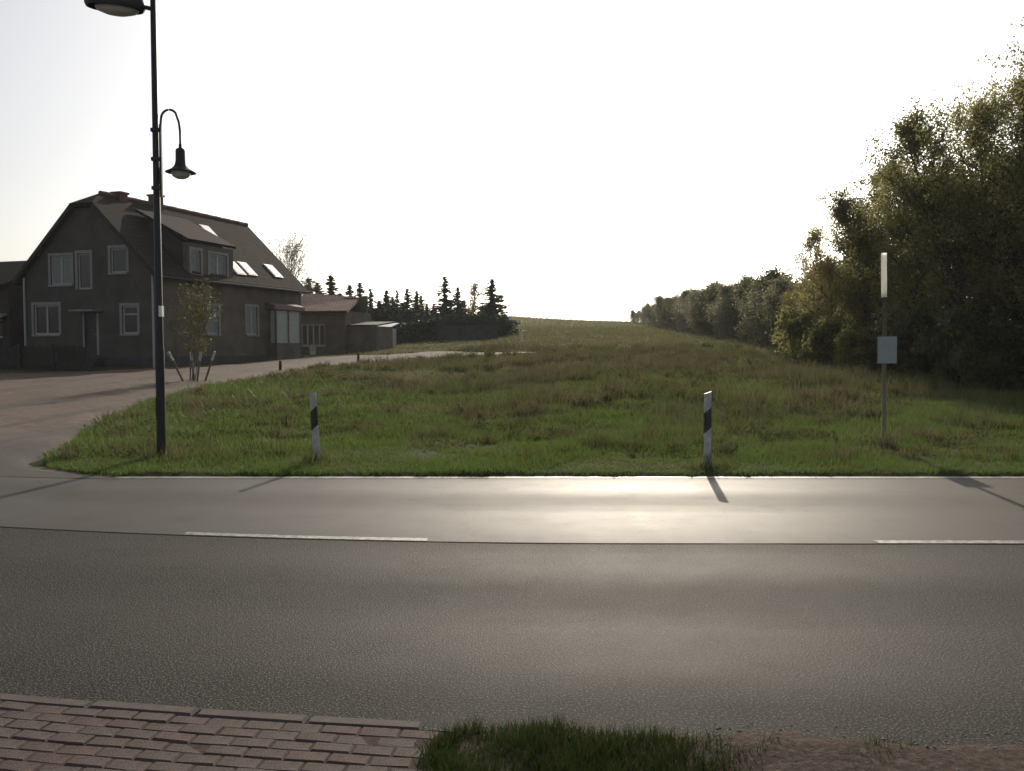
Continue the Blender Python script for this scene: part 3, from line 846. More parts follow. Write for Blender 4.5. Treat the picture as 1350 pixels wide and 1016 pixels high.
# bell lamp on its bracket
p = MB(); p.box(0.052, 0.082, -0.02, 0.02, 3.650, 4.650)
for z in (3.770, 4.170, 4.570): p.box(-0.052, 0.06, -0.055, 0.055, z - 0.025, z + 0.025)
br = p.build('bracket', MATS['lamp_metal'], lamp)
arc = [(0.068, 0, 4.570), (0.072, 0, 4.670)]
arc += [(0.195 - 0.115 * math.cos(t), 0, 4.730 + 0.125 * math.sin(t)) for t in np.linspace(0.15, math.pi * 0.78, 12)]
arc += [(0.325, 0, 4.690), (0.34, 0, 4.570), (0.342, 0, 4.370)]
p = MB(); p.tube(arc, [0.017] * len(arc), 8); p.build('gooseneck', MATS['lamp_metal'], br, True)
p = MB()
bell = [(0.004, 4.390), (0.022, 4.380), (0.024, 4.330), (0.06, 4.310), (0.066, 4.290), (0.068, 4.150), (0.082, 4.090), (0.12, 4.040), (0.165, 4.015), (0.205, 3.995), (0.205, 3.985), (0.16, 4.000), (0.11, 4.020)]
p.lathe(bell, 28, 0.342, 0); sh = p.build('bell_shade', MATS['lamp_metal'], lamp, True)
p = MB(); p.lathe([(0.13, 4.005), (0.128, 3.970), (0.105, 3.930), (0.06, 3.905), (0.002, 3.900)], 24, 0.342, 0); p.build('lamp_glass', MATS['lamp_glass'], sh, True)

# ------------------------------------------------------------------ delineator posts
def delineator(loc, tilt, label):
    root = empty('delineator_post', loc)
    root.rotation_euler = (tilt[0], tilt[1], 0)
    tag(root, label, 'post', 'white roadside delineator posts')
    prof = [(x_ * 0.8, y_ * 0.8) for x_, y_ in [(-0.06, 0.012), (-0.052, -0.03), (-0.02, -0.052), (0.02, -0.052), (0.052, -0.03), (0.06, 0.012), (0.045, 0.05), (-0.045, 0.05)]]
    def seg(name, z0, z1, s, slant0, slant1, mat, parent):
        mb = MB(); n = len(prof)
        v = [(x * s, y * s, z0 + slant0 * x) for x, y in prof] + [(x * s, y * s, z1 + slant1 * x) for x, y in prof]
        mb.add(v, [tuple(range(n))[::-1], tuple(range(n, 2 * n))] + [(k, (k + 1) % n, (k + 1) % n + n, k + n) for k in range(n)])
        return mb.build(name, MATS[mat], parent)
    seg('body', -0.25, 0.50, 1.0, 0, 0.9, 'post_white', root)
    b = seg('black_band', 0.50, 0.76, 1.012, 0.9, 0.9, 'post_black', root)
    mb = MB(); mb.box(-0.018, 0.018, -0.05, -0.04, 0.55, 0.72); mb.build('reflector', MATS['reflector'], b)
    seg('head', 0.76, 0.98, 1.0, 0.9, 0.35, 'post_white', root)
delineator((-2.64, 11.55, float(terrain(-2.64, 11.55)) + 0.0), (0.02, -0.045), 'white delineator post with black band, in the verge nearer the street lamp')
delineator((2.51, 10.95, 0.03), (-0.02, 0.0), 'white delineator post with black band, nearer the small grey sign')

# ------------------------------------------------------------------ small sign
SX, SY = 5.86, 13.5
sign = empty('small_sign', (SX, SY, float(terrain(SX, SY))))
sign.rotation_euler = (0, -0.012, 0)
tag(sign, 'slim post with blank grey plate and bright white upper section in the verge', 'sign')
p = MB(); p.tube([(0.02, 0, -0.3), (0.02, 0, 2.40)], 0.032, 10); p.build('post', MATS['pale_wood'], sign, True)
p = MB(); p.tube([(0.0, -0.02, 2.34), (-0.008, -0.02, 3.03)], 0.042, 12, False); p.build('white_sleeve', MATS['sleeve_plastic'], sign, True)
p = MB(); p.box(-0.10, 0.19, -0.06, -0.035, 1.31, 1.72); pl = p.build('plate', MATS['sign_plate'], sign)
p = MB(); p.box(-0.11, 0.20, -0.035, -0.03, 1.30, 1.73); p.build('backing', MATS['grey_metal'], pl)
p = MB()
for z in (1.40, 1.62): p.box(-0.03, 0.07, -0.032, 0.04, z - 0.015, z + 0.015)
p.build('clamp', MATS['grey_metal'], sign)

# ------------------------------------------------------------------ trees
def rnd_quads(cent, size, r, flat=0.0, aspect=0.6):
    n = len(cent)
    u = r.normal(size=(n, 3)); u /= np.linalg.norm(u, axis=1)[:, None]
    w = r.normal(size=(n, 3)); w[:, 2] += flat
    w = np.cross(u, w); w /= np.linalg.norm(w, axis=1)[:, None] + 1e-9
    s = size * r.uniform(0.45, 1.65, (n, 1))
    v = np.stack([cent - u * s, cent + w * s * aspect, cent + u * s, cent - w * s * aspect], 1)
    return v.reshape(-1, 3), np.arange(4 * n)

def wander(p0, d, L, n, r, curl=0.12, lift=0.0):
    pts = [np.array(p0, float)]; d = np.array(d, float); d /= np.linalg.norm(d)
    for k in range(n):
        d = d + r.normal(size=3) * curl; d[2] += lift
        d /= np.linalg.norm(d)
        pts.append(pts[-1] + d * L / n)
    return np.array(pts)

def tree_parts(seed, H, spread, base=0.2, limbs=34, leaves=9000, leaf=0.06, stems=1, r0=0.13, lmat='leaf_olive', bmat='bark', top=0.55, up=0.5, scat=0.14, tw=1.0):
    r = np.random.default_rng(seed)
    br = MB(); twigs = []
    for s in range(stems):
        off = r.normal(size=3) * (0.22 if stems > 1 else 0.0); off[2] = 0
        lean = r.normal(size=3) * (0.16 if stems > 1 else 0.05); lean[2] = 1
        hs = H * (1 if s == 0 else r.uniform(0.7, 0.95))
        P = wander(off + np.array([0, 0, -0.3]), lean, hs * 0.97, 10, r, 0.06, 0.03)
        br.tube(P, np.linspace(r0, 0.014, len(P)) * (1 if stems == 1 else 0.7), 8)
        for k in range(limbs // stems):
            t = base + (1 - base) * ((k + r.uniform(0, 1)) / (limbs // stems)) ** 0.9
            i = min(int(t * 10), 9); f = t * 10 - i
            p = P[i] * (1 - f) + P[i + 1] * f
            q = (t - base) / (1 - base)
            prof = (0.55 + 0.9 * q) if q < 0.4 else 0.91 * (1 - (q - 0.4) / 0.6) ** top + 0.16
            L = spread * prof * r.uniform(0.65, 1.2)
            az = k * 2.4 + r.uniform(-0.5, 0.5)
            el = up * r.uniform(0.5, 1.3) + 0.5 * q
            dv = (math.cos(az) * math.cos(el), math.sin(az) * math.cos(el), math.sin(el))
            B = wander(p, dv, L, 6, r, 0.16, 0.05)
            br.tube(B, np.linspace(max(0.016, r0 * 0.36 * (1.1 - t)), 0.006, 7), 5, False)
            twigs.append(B[2:])
            for m in range(7):
                j = r.integers(1, 6)
                tl = L * r.uniform(0.25, 0.5)
                dd_ = (B[j + 1] - B[j]) / (np.linalg.norm(B[j + 1] - B[j]) + 1e-9) + r.normal(size=3) * 0.75
                T = wander(B[j], dd_, tl, 4, r, 0.22, 0.04)
                br.tube(T, [0.009 * tw, 0.007 * tw, 0.006 * tw, 0.005 * tw, 0.004 * tw], 3, False)
                twigs.append(T)
    wts = np.array([len(t) for t in twigs], float) * r.uniform(0.15, 1.6, len(twigs)); wts /= wts.sum()
    pick = r.choice(len(twigs), leaves, p=wts)
    u = r.uniform(0.15, 1.0, leaves)
    cent = np.empty((leaves, 3))
    for k in range(leaves):
        T = twigs[pick[k]]; x = u[k] * (len(T) - 1); i = min(int(x), len(T) - 2); f = x - i
        cent[k] = T[i] * (1 - f) + T[i + 1] * f
    cent += r.normal(size=(leaves, 3)) * scat
    cent[:, 2] = np.maximum(cent[:, 2], 0.05)
    v, q = rnd_quads(cent, leaf, r, 0.4)
    crown = fast_mesh('crown', v, q, 4, MATS[lmat])
    trunk = br.mesh('trunk', MATS[bmat], True)
    return trunk, crown

def place_tree(name, parts, x, y, s, rz, label, cat='tree', group=None, sink=0.0):
    o = empty(name, (x, y, float(terrain(x, y)) - sink), rz)
    o.scale = s if isinstance(s, tuple) else (s, s, s)
    tag(o, label, cat, group)
    link('trunk', parts[0], o); link('crown', parts[1], o)
    return o

# the wood's edge close by, one tree each
NEAR = [
 ('young_tree', dict(seed=11, H=6.0, spread=2.5, base=0.06, limbs=44, leaves=25000, leaf=0.037, stems=3, r0=0.09, lmat='leaf_russet', up=0.55, scat=0.13), 14.1, 37.5, 'small russet leaved tree at the end of the dense wood edge by the meadow'),
 ('young_tree', dict(seed=12, H=8.0, spread=2.4, base=0.08, limbs=44, leaves=25000, leaf=0.037, stems=2, r0=0.11, lmat='leaf_russet', up=0.65, scat=0.13), 14.3, 33.5, 'russet tree with open twiggy top behind the small grey sign'),
 ('leafy_tree', dict(seed=13, H=7.5, spread=2.7, base=0.14, limbs=46, leaves=25000, leaf=0.037, stems=1, r0=0.14, lmat='leaf_green', up=0.6, scat=0.13), 13.8, 30.0, 'green young leaved tree between the russet trees and the tall olive trees'),
 ('leafy_tree', dict(seed=14, H=9.0, spread=3.0, base=0.2, limbs=48, leaves=25000, leaf=0.037, stems=1, r0=0.16, lmat='leaf_olive', up=0.55, scat=0.13), 14.7, 26.9, 'olive leaved tree with feathery outline leaning over the dark hollow'),
 ('leafy_tree', dict(seed=15, H=9.1, spread=3.2, base=0.25, limbs=50, leaves=25000, leaf=0.037, stems=1, r0=0.18, lmat='leaf_olive', up=0.55, scat=0.13), 15.1, 24.6, 'taller olive leaved tree with ragged crown at the mouth of the wood'),
 ('leafy_tree', dict(seed=16, H=10.4, spread=3.4, base=0.25, limbs=50, leaves=25000, leaf=0.037, stems=1, r0=0.2, lmat='leaf_olive', up=0.55, scat=0.13), 15.6, 22.2, 'tallest olive leaved tree where the wood comes closest to the road'),
]
near_parts = []
for nm, kw, x, y, lab in NEAR:
    pr_ = tree_parts(**kw); near_parts.append(pr_)
    place_tree(nm, pr_, x, y, 1.0, 0.0, lab, 'tree', 'trees along the near wood edge')
# a second row close behind fills the outline
for q, (v_, x, y, s, rz, lab) in enumerate((
        (4, 16.4, 28.4, 1.0, 2.0, 'olive tree of the second row behind the ragged crowned tree'),
        (3, 15.6, 31.6, 0.86, 1.1, 'olive tree of the second row behind the green young leaved tree'),
        (4, 17.2, 26.4, 1.02, 4.1, 'high olive tree of the second row behind the tallest tree'),
        (2, 15.0, 35.4, 0.95, 2.6, 'green tree of the second row behind the twiggy russet tree'),
        (0, 14.2, 40.6, 0.74, 1.9, 'low russet tree of the second row where the wood steps back'),
        (3, 15.9, 24.2, 0.98, 5.2, 'olive tree squeezed between the two tallest trees'))):
    place_tree('leafy_tree', near_parts[v_], x, y, s, rz, lab, 'tree', 'trees along the near wood edge')
# shaded trees inside the wood
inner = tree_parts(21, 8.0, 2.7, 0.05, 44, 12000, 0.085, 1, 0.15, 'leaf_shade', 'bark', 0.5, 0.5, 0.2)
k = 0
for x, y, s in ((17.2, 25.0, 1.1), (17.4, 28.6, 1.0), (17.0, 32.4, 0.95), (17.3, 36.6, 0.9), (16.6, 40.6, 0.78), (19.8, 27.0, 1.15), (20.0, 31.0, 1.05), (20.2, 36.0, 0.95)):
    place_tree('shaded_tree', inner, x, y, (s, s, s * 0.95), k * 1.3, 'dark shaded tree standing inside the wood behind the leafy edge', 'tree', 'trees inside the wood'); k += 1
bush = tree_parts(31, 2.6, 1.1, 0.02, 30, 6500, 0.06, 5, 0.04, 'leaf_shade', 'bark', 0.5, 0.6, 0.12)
bush2 = tree_parts(32, 2.4, 1.0, 0.02, 30, 5500, 0.055, 5, 0.035, 'leaf_green', 'bark', 0.5, 0.6, 0.12)
bush3 = tree_parts(33, 2.0, 0.8, 0.02, 26, 4200, 0.05, 5, 0.03, 'blossom', 'bark', 0.5, 0.6, 0.1)
k = 0
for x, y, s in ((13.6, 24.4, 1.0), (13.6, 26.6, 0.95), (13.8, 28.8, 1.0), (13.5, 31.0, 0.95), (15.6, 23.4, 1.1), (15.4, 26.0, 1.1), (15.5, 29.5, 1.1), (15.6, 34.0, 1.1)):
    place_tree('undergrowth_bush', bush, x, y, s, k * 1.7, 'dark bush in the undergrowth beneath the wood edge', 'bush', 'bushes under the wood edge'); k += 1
for x, y, s in ((12.9, 35.0, 0.9), (12.9, 38.2, 1.0), (13.2, 40.4, 1.05), (12.9, 32.6, 0.7)):
    place_tree('green_bush', bush2, x, y, s, k * 1.7, 'low green bush at the foot of the russet trees', 'bush', 'green bushes by the meadow'); k += 1
place_tree('blossoming_bush', bush3, 14.1, 42.4, 1.0, 0.4, 'pale blossoming bush where the wood edge steps back', 'bush')

# far wood edge, low grey brown trees in a long line
farv = [tree_parts(41, 4.6, 2.1, 0.10, 40, 6000, 0.055, 1, 0.10, 'leaf_grey', 'bark_mid', 0.9, 0.6, 0.2, 1.8),
        tree_parts(42, 4.2, 2.0, 0.08, 40, 5000, 0.055, 2, 0.09, 'leaf_grey', 'bark_mid', 0.8, 0.8, 0.2, 1.8),
        tree_parts(43, 4.4, 2.2, 0.06, 34, 7000, 0.07, 1, 0.10, 'leaf_shade', 'bark', 0.9, 0.55, 0.24)]
fr_ = random.Random(8)
y = 46.0; k = 0
while y < 190:
    xe = 16.0 + 0.075 * (y - 46)
    for row in range(2 if y < 120 else 1):
        x = xe + row * 2.6 + fr_.uniform(-0.5, 0.5); yy = y + row * 1.2 + fr_.uniform(-0.5, 0.5)
        s = fr_.uniform(0.76, 1.1) * (1.0 if row == 0 else 1.08) * (1 - 0.5 * float(sstep(125, 190, y)))
        v_ = fr_.choice((0, 1)) if row == 0 and fr_.random() < 0.75 else 2
        kind = ('grey_tree', 'low grey brown tree just coming into leaf in the far wood edge') if v_ < 2 else ('dusky_tree', 'low dusky green tree in the far wood edge')
        place_tree(kind[0], farv[v_], x, yy, (s * fr_.uniform(0.9, 1.2), s * fr_.uniform(0.9, 1.2), s), fr_.uniform(0, 6), kind[1], 'tree', 'trees of the far wood edge' if v_ < 2 else 'dusky trees of the far wood edge'); k += 1
    y += 2.3 + 0.022 * (y - 46)

# spruces
def spruce_parts(seed, H, rad, whorls=34, per=9, power=0.85):
    r = np.random.default_rng(seed)
    t = MB(); t.tube([(0, 0, -0.3), (0.02, 0.0, H * 0.5), (0, 0, H)], [0.11, 0.07, 0.012], 7)
    V = []
    for k in range(whorls):
        q = k / (whorls - 1)
        z = H * (0.05 + 0.92 * q)
        L = rad * ((1 - q) ** power * r.uniform(0.7, 1.12) + 0.03)
        for j in range(max(5, int(per * (1.25 - q)))):
            az = r.uniform(0, 6.283); Lb = L * r.uniform(0.55, 1.15)
            n = max(2, int(Lb / 0.13))
            sp = np.linspace(0.15, 1, n)
            d = np.array([math.cos(az), math.sin(az), 0]); w = np.array([-d[1], d[0], 0])
            C = d * (Lb * sp)[:, None]
            C[:, 2] = z - 0.42 * Lb * sp ** 1.4 + 0.16 * Lb * sp ** 3
            C += r.normal(size=(n, 3)) * 0.03
            wd = (0.06 + 0.16 * Lb * (1.1 - sp))[:, None] * r.uniform(0.6, 1.3, (n, 1))
            f_ = 0.5 * Lb / n + 0.07
            dn = np.array([0, 0, -1.0]) * r.uniform(0.3, 1.0, (n, 1)) * 0.11
            V.append(np.stack([C - d * f_, C + w * wd + dn, C + d * f_ - [0, 0, 0.03], C - w * wd + dn], 1))
            hg = np.zeros((n, 3)); hg[:, 2] = (0.10 + 0.26 * Lb * (1.15 - sp)) * r.uniform(0.6, 1.3, n)
            tw_ = w * r.normal(size=(n, 1)) * 0.09
            V.append(np.stack([C - d * f_ + tw_, C - hg, C + d * f_ - tw_, C + hg * 0.25], 1))
    V = np.concatenate(V)
    return t.mesh('trunk', MATS['bark'], True), fast_mesh('crown', V.reshape(-1, 3), np.arange(4 * len(V)), 4, MATS['needle'])
SPR = [spruce_parts(51, 6.0, 1.25), spruce_parts(52, 6.0, 0.95), spruce_parts(53, 6.0, 1.6, 34, 12, 0.7)]
def spruce(px, topy, Y, v_, label, group=None, wide=1.0):
    X = (px - 675) / 1130 * Y
    zt = 1.6 + (456 - topy) / 1130 * Y
    h = zt - float(terrain(X, Y))
    s = h / 6.0
    place_tree('spruce', SPR[v_], X, Y, (s * wide * 1.8, s * wide * 1.8, s), px * 0.7, label, 'tree', group)
row_label = 'dark slim spruce in the row behind the outbuildings'
for px, ty, Y, v_, w in ((437, 362, 78, 0, 1.1), (449, 386, 80, 0, 1.2), (462, 375, 80, 0, 1.0), (475, 372, 82, 0, 1.0), (489, 380, 84, 1, 1.1), (510, 382, 85, 0, 1.25),
                         (524, 382, 88, 1, 0.8), (537, 380, 86, 0, 1.1), (550, 383, 88, 1, 1.2), (500, 396, 82, 2, 1.2), (518, 400, 84, 2, 1.2), (563, 400, 90, 1, 1.2), (574, 408, 90, 0, 1.2)):
    spruce(px, ty, Y, v_, row_label, 'spruces in the row behind the outbuildings', w)
spruce(587, 364, 84, 1, 'tall columnar spruce beside the leafless birch', None, 1.25)
spruce(604, 378, 86, 0, 'shorter pointed spruce between the columnar spruce and the leafless birch', None, 1.15)
spruce(649, 367, 82, 0, 'tall pointed spruce standing alone where the meadow begins', None, 1.35)
spruce(661, 410, 84, 2, 'small stubby spruce at the foot of the lone tall spruce', None, 0.9)
spruce(408, 366, 74, 2, 'broad dark spruce looming over the outbuilding roof', None, 1.3)
spruce(419, 372, 76, 2, 'dark spruce between the broad spruce and the slim row', None, 1.1)

for q, px in enumerate(range(428, 640, 13)):
    spruce(px + 3 * math.sin(q * 2.3), 396 + 7 * math.sin(q * 1.7) + (6 if px > 560 else 0), 92 + 2 * math.sin(q), 2, 'low broad conifer closing the gaps behind the spruce row', 'low conifers behind the spruce row', 0.95)
birch = tree_parts(61, 4.9, 1.5, 0.25, 34, 1200, 0.06, 1, 0.06, 'leaf_grey', 'bark_pale', 0.5, 1.0, 0.14, 2.2)
place_tree('bare_birch', birch, -4.2, 84.0, 1.08, 0.0, 'thin leafless birch between the spruces', 'tree')
bare = tree_parts(62, 9.0, 4.8, 0.22, 90, 700, 0.05, 1, 0.16, 'leaf_grey', 'bark_pale', 0.6, 0.6, 0.2, 2.0)
place_tree('bare_tree', bare, -19.2, 72.0, (1.0, 1.0, 0.96), 0.6, 'pale leafless tree rising behind the farmhouse roof', 'tree')

# hedge behind the track, clipped evergreen bushes
hb = tree_parts(71, 2.1, 0.95, 0.02, 26, 3600, 0.08, 4, 0.04, 'needle', 'bark', 0.4, 0.5, 0.16)
k = 0
for px in np.arange(494, 664, 13):
    Y = 73 + 0.03 * (px - 494)
    X = (px - 675) / 1130 * Y
    place_tree('hedge_bush', hb, X, Y, (1.0, 1.0, 0.92 + 0.1 * math.sin(px)), k * 1.1, 'dark evergreen bush in the hedge before the spruces', 'bush', 'bushes of the evergreen hedge'); k += 1
nf = empty('net_fence', (-6.0, 70.5, float(terrain(-6, 70.5))), math.radians(2))
tag(nf, 'green netting fence in front of the evergreen hedge', 'fence')
for q in range(5):
    p = MB(); p.tube([(q * 1.2, 0, -0.3), (q * 1.2, 0, 1.55)], 0.03, 6); p.build('post', MATS['green_net'], nf)
    if q < 4:
        p = MB(); n = 13
        v = [(q * 1.2 + 0.03 + 1.14 * t, 0.02 * math.sin(t * 5), z) for z in (0.05, 1.45) for t in np.linspace(0, 1, n)]
        p.add(v, [(a, a + 1, a + n + 1, a + n) for a in range(n - 1)]); p.build('netting', MATS['green_net'], nf)

# young shrub with stakes at the corner of the track
shrub = tree_parts(81, 3.8, 1.15, 0.3, 54, 1500, 0.036, 7, 0.028, 'leaf_yellow', 'bark_mid', 0.5, 1.0, 0.12)
place_tree('yellow_shrub', shrub, -11.1, 29.6, 1.0, 0.5, 'tall thin shrub with yellow green leaves beside the gravel track', 'shrub')
for k, (dx, lean) in enumerate(((-0.55, -0.22), (-0.18, -0.05), (0.12, 0.06), (0.35, 0.16))):
    x, y_ = -10.75 + dx * 0.5, 29.0 + 0.3 * (k % 2)
    s_ = empty('stake', (x, y_, float(terrain(x, y_))))
    tag(s_, 'slanted wooden stake with white top at the foot of the yellow shrub', 'stake', 'white topped stakes round the shrub')
    p = MB(); p.tube([(0, 0, -0.2), (lean * 2, 0, 0.75)], 0.035, 7); p.build('shaft', MATS['old_wood'], s_)
    p = MB(); p.tube([(lean * 2, 0, 0.75), (lean * 2.7, 0, 1.05)], 0.042, 7); p.build('white_top', MATS['post_white'], s_)

# short stakes beside the track, white marker in the meadow
def stake(x, y_, h, mat, label, cat):
    o = empty('wooden_stake', (x, y_, float(terrain(x, y_))))
    tag(o, label, cat)
    p = MB(); p.lathe([(0.06, -0.2), (0.062, h * 0.6), (0.055, h - 0.03), (0.03, h), (0.0, h + 0.005)], 8); p.build('shaft', MATS[mat], o)
    p = MB(); p.lathe([(0.064, h * 0.75), (0.066, h * 0.8)], 8); p.build('wire_tie', MATS['grey_metal'], o)
stake(-7.35, 41.0, 0.5, 'dark_wood', 'short dark stake on the grass edge of the track near the log pile', 'stake')
stake(-9.6, 35.5, 0.45, 'dark_wood', 'short dark stake on the grass edge of the track before the porch', 'stake')
stake(0.72, 62.0, 0.85, 'bright_white', 'white marker stake in the meadow near the lone spruce', 'marker')

# ------------------------------------------------------------------ grass
def blades(name, X, Y, Z, h, w, r, mat, lean=0.35):
    n = len(X)
    az = r.uniform(0, 6.283, n); la = r.uniform(0, 6.283, n); ln = h * lean * r.uniform(0.1, 1.4, n)
    bx_, by_ = np.cos(az) * w, np.sin(az) * w
    P = np.stack([X, Y, Z], -1)
    base0 = P + np.stack([bx_, by_, np.zeros(n) - 0.02], -1); base1 = P - np.stack([bx_, by_, np.zeros(n) + 0.02], -1)
    tip = P + np.stack([np.cos(la) * ln, np.sin(la) * ln, h], -1)
    v = np.stack([base0, base1, tip], 1).reshape(-1, 3)
    return fast_mesh(name, v, np.arange(3 * n), 3, MATS[mat])

def scatter(n, ymin, ymax, r, fade=1.0):
    """points in the view wedge, thinning with distance"""
    u = r.uniform(0, 1, n)
    Y = ymin * (ymax / ymin) ** (u ** fade)
    X = r.uniform(-0.72, 0.72, n) * (Y + 3)
    return X, Y

def keep(X, Y):
    k_ = (Y > far_edge(X) + 0.12 + 0.08 * wob(X, X, 3.1) + 0.05 * wob(X, Y, 11.0)) & ~inside(TRK_POLY, X, Y)
    k_ &= ~((X < -10.5) & (Y > 37) & (Y < 66) & (X < -0.25 * (Y - 37) * 0 - 9.5))
    k_ &= ~((X < -5.1) & (Y < 10.6 + 0.22 * (-5.1 - X)))
    return k_

def soil_z(X, Y):
    return 0.03 + 0.014 * wob(X, Y, 3.2) + 0.010 * wob(X, Y, 9.0) + 0.005 * wob(X, Y, 21.0) - 0.04 * sstep(-0.16, 0.0, Y - near_edge(X))
r = np.random.default_rng(5)
X, Y = scatter(390000, 10.45, 36, r, 1.2)
m = keep(X, Y) & (r.uniform(0, 1, len(X)) < 1 - sstep(15, 34, Y + 5 * wob(X, Y, 0.5))); X, Y = X[m], Y[m]
patch = wob(X, Y, 0.9) + 0.6 * wob(X, Y, 2.6)
h = (0.085 + 0.06 * np.clip(patch, -1, 1.5)) * r.uniform(0.5, 1.5, len(X)) * (1 + 0.03 * (Y - 10))
h *= 0.5 + 0.5 * sstep(11, 15, Y)
g = link('verge_grass', blades('verge_grass', X, Y, terrain(X, Y) + 0.03 * (Y < 14), h, 0.008 + 0.0005 * (Y - 10), r, 'grass_blade', 0.8))
tag(g, 'short green grass with dry patches along the far roadside', 'grass', kind='stuff')
X, Y = scatter(300000, 13, 130, r, 0.9)
m = (r.uniform(0, 1, len(X)) < 0.1 + 0.9 * sstep(14, 30, Y + 5 * wob(X, Y, 0.5))) & keep(X, Y) & (X < 14.5 + 0.075 * (Y - 46) + 2); X, Y = X[m], Y[m]
patch = wob(X, Y, 0.5) + 0.6 * wob(X, Y, 1.5)
h = (0.15 + 0.10 * np.clip(patch, -1, 1.4)) * r.uniform(0.5, 1.5, len(X)) * (1 + 0.006 * (Y - 20)) * (0.6 + 0.4 * sstep(-4, 4, X))
g = link('meadow_grass', blades('meadow_grass', X, Y, terrain(X, Y), h, 0.011 + 0.0006 * (Y - 20), r, 'meadow_blade', 0.7))
tag(g, 'rough olive brown meadow grass on the rising field', 'grass', kind='stuff')

X, Y = scatter(70000, 120, 260, r, 0.9)
m = X < 14.5 + 0.075 * (Y - 46) + 2; X, Y = X[m], Y[m]
g = link('upland_grass', blades('upland_grass', X, Y, terrain(X, Y), r.uniform(0.2, 0.5, len(X)), 0.05 + 0.0006 * (Y - 120), r, 'meadow_blade', 0.7))
tag(g, 'olive grass on the crest of the field against the sky', 'grass', kind='stuff')
# longer grass left standing round the posts and the sign
PC = np.array([(-2.64, 11.55), (2.51, 10.95), (SX, SY), (LX, LY)])
X = (PC[:, 0][:, None] + r.normal(size=(4, 160)) * 0.16).ravel(); Y = (PC[:, 1][:, None] + r.normal(size=(4, 160)) * 0.10).ravel()
m = keep(X, Y); X, Y = X[m], Y[m]
g = link('post_grass', blades('post_grass', X, Y, terrain(X, Y) + 0.03, r.uniform(0.08, 0.3, len(X)), np.full(len(X), 0.007), r, 'meadow_blade', 0.6))
tag(g, 'longer grass left standing round the feet of the roadside posts', 'grass', kind='stuff')
# tussocks: rough clumps of older grass
nc = 1500
cx = r.uniform(-9, 15, nc); cy = 11.6 + 40 * r.uniform(0, 1, nc) ** 1.2
m = keep(cx, cy) & (cx < 13.2) & (wob(cx, cy, 0.55) + 0.5 * wob(cx, cy, 1.7) > -0.1); cx, cy = cx[m], cy[m]; nc = len(cx)
per = 70
rad = np.abs(r.normal(size=(nc, per))) * r.uniform(0.08, 0.3, (nc, 1)); an_ = r.uniform(0, 6.283, (nc, per))
X = (cx[:, None] + rad * np.cos(an_)).ravel(); Y = (cy[:, None] + rad * np.sin(an_)).ravel()
h = (r.uniform(0.10, 0.34, (nc, 1)) * (1 + 0.7 * sstep(16, 22, cy) * sstep(-5, 0, cx))[:, None] * r.uniform(0.4, 1.1, (nc, per))).ravel()
m = keep(X, Y); X, Y, h = X[m], Y[m], h[m]
g = link('grass_tussocks', blades('grass_tussocks', X, Y, terrain(X, Y), h, 0.009 + 0.0005 * (Y - 10), r, 'meadow_blade', 0.8))
tag(g, 'rough tussocks of older grass scattered over the meadow', 'grass', kind='stuff')
# weeds: taller dry stalks in the meadow
n = 60000
X = r.uniform(-7, 14, n); Y = 14.5 + 38 * r.uniform(0, 1, n) ** 1.3
f = wob(X, Y, 0.38) + 0.45 * wob(X, Y, 1.1) + 0.35 * sstep(-6, 6, X) - 0.55 + 0.3 * sstep(15, 24, Y)
m = keep(X, Y) & (f > 0.05) & (r.uniform(0, 1, n) < np.clip(f * 1.5, 0, 1)) & (X < 12.8); X, Y = X[m], Y[m]
g = link('dry_stalks', blades('dry_stalks', X, Y, terrain(X, Y), r.uniform(0.18, 0.58, len(X)) * (0.6 + 0.4 * sstep(15, 22, Y)), 0.008 + 0.0003 * (Y - 14), r, 'dry_blade', 0.4))
tag(g, 'scattered dry weed stalks standing above the meadow grass', 'weeds', kind='stuff')

# broad leaved weeds in loose clumps
nc = 900
cx = r.uniform(-8, 12.5, nc); cy = 12 + 30 * r.uniform(0, 1, nc) ** 1.2
m = keep(cx, cy) & (wob(cx, cy, 0.6) > -0.2); cx, cy = cx[m], cy[m]; nc = len(cx)
per = 45
rad = np.abs(r.normal(size=(nc, per))) * r.uniform(0.15, 0.55, (nc, 1)); an_ = r.uniform(0, 6.283, (nc, per))
X = cx[:, None] + rad * np.cos(an_); Y = cy[:, None] + rad * np.sin(an_)
hz_ = r.uniform(0.04, 0.22, (nc, 1)) * (1 + 0.6 * sstep(16, 24, cy))[:, None] * np.clip(1.1 - rad * 1.6, 0.15, 1) * r.uniform(0.2, 1.0, (nc, per))
v, q = rnd_quads(np.stack([X.ravel(), Y.ravel(), (terrain(X, Y) + hz_ + 0.02).ravel()], -1), 0.026, r, 1.0, 0.55)
g = link('broad_weeds', fast_mesh('broad_weeds', v, q, 4, MATS['weed_leaf']))
tag(g, 'darker broad leaved weeds in loose clumps over the meadow', 'weeds', kind='stuff')
# grass clump and weeds at the near kerb
n = 34000
X = r.uniform(-0.36, 1.45, n); Y = r.uniform(2.6, 3.62, n)
dens = sstep(-0.02, 0.22, near_edge(X) - 0.04 - Y + 0.08 * wob(X, X, 4.0)) * (1 - sstep(0.55, 1.0, X + 0.25 * wob(X, Y, 5.0))) * sstep(-0.36, -0.22, X + 0.06 * wob(Y, Y, 5))
m = r.uniform(0, 1, n) < dens; X, Y = X[m], Y[m]
h = (0.030 + 0.022 * wob(X, Y, 5.0)) * r.uniform(0.4, 1.9, len(X))
g = link('kerb_grass', blades('kerb_grass', X, Y, soil_z(X, Y), h, np.full(len(X), 0.0032), r, 'verge_blade', 1.0))
tag(g, 'dark green grass clump at the near road edge beside the paving', 'grass', kind='stuff')
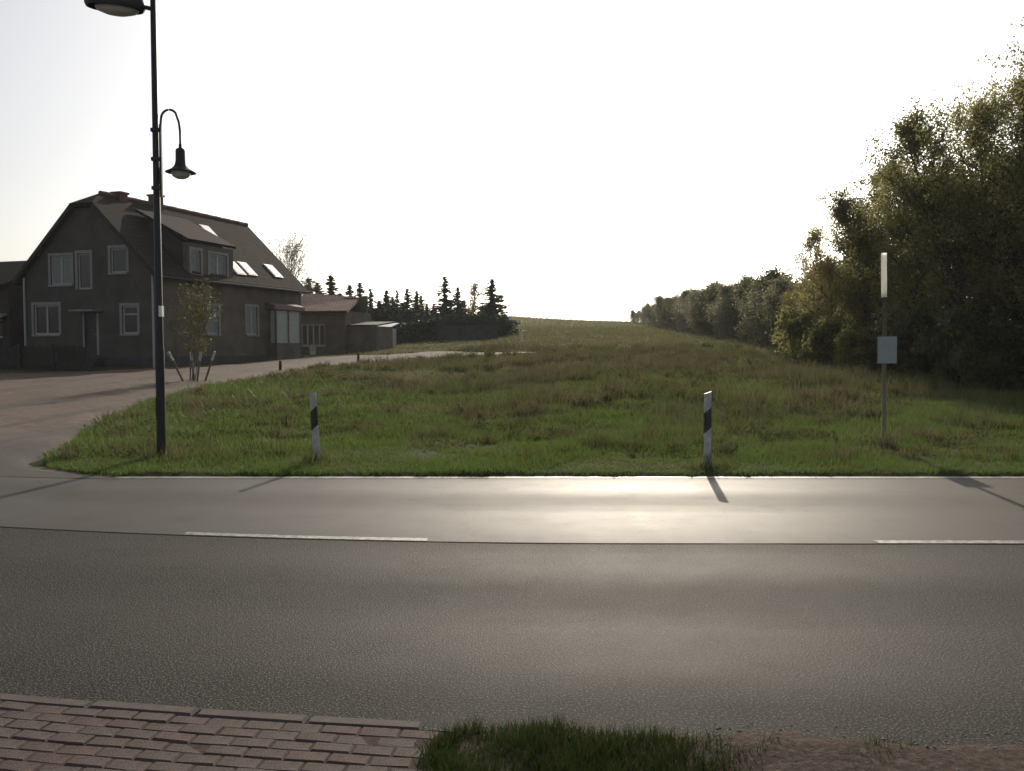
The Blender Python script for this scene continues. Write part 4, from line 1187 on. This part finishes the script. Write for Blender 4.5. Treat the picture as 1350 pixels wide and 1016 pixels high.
# sparse grass and grit on the bare verge
n = 5200
X = r.uniform(0.8, 3.6, n); Y = r.uniform(2.6, 3.55, n)
m = (Y < near_edge(X) - 0.05) & (wob(X, Y, 4.0) > 0.45); X, Y = X[m], Y[m]
g = link('sparse_grass', blades('sparse_grass', X, Y, soil_z(X, Y), r.uniform(0.015, 0.05, len(X)), np.full(len(X), 0.003), r, 'verge_blade', 1.0))
tag(g, 'sparse short grass on the bare soil verge', 'grass', kind='stuff')
n = 500
X = r.uniform(0.8, 4.0, n); Y = near_edge(X) - np.abs(r.normal(size=n)) * 0.22 + 0.08
s = np.abs(r.normal(size=n)) * 0.003 + 0.0015
oc = np.array([(1, 0, 0), (0, 1, 0), (-1, 0, 0), (0, -1, 0), (0, 0, 0.45), (0, 0, -0.45)], float)
of = np.array([(0, 1, 4), (1, 2, 4), (2, 3, 4), (3, 0, 4), (1, 0, 5), (2, 1, 5), (3, 2, 5), (0, 3, 5)])
C = np.stack([X, Y, np.maximum(soil_z(X, Y), 0.001)], -1)
v = C[:, None, :] + oc[None] * s[:, None, None] * r.uniform(0.6, 1.5, (n, 6, 1))
f = (of[None] + (np.arange(n) * 6)[:, None, None]).reshape(-1)
g = link('grit', fast_mesh('grit', v.reshape(-1, 3), f, 3, MATS['stone']))
tag(g, 'loose grit along the crumbling near road edge', 'gravel', kind='stuff')

# ------------------------------------------------------------------ haze: thin bright air over the whole place
hz_box = MB(); hz_box.box(-760, 760, -330, 930, -75, 17)
haze = hz_box.build('haze', None)
tag(haze, 'thin pale backlit haze in the air over the whole place', 'haze', kind='stuff')
hm = bpy.data.materials.new('haze_air'); hm.use_nodes = True
hm.node_tree.nodes.clear()
ho = hm.node_tree.nodes.new('ShaderNodeOutputMaterial')
pv_ = hm.node_tree.nodes.new('ShaderNodeVolumePrincipled')
pv_.inputs['Color'].default_value = (0.92, 0.94, 0.96, 1)
pv_.inputs['Density'].default_value = 0.00028
pv_.inputs['Anisotropy'].default_value = 0.3
hm.node_tree.links.new(pv_.outputs[0], ho.inputs['Volume'])
haze.data.materials.append(hm)
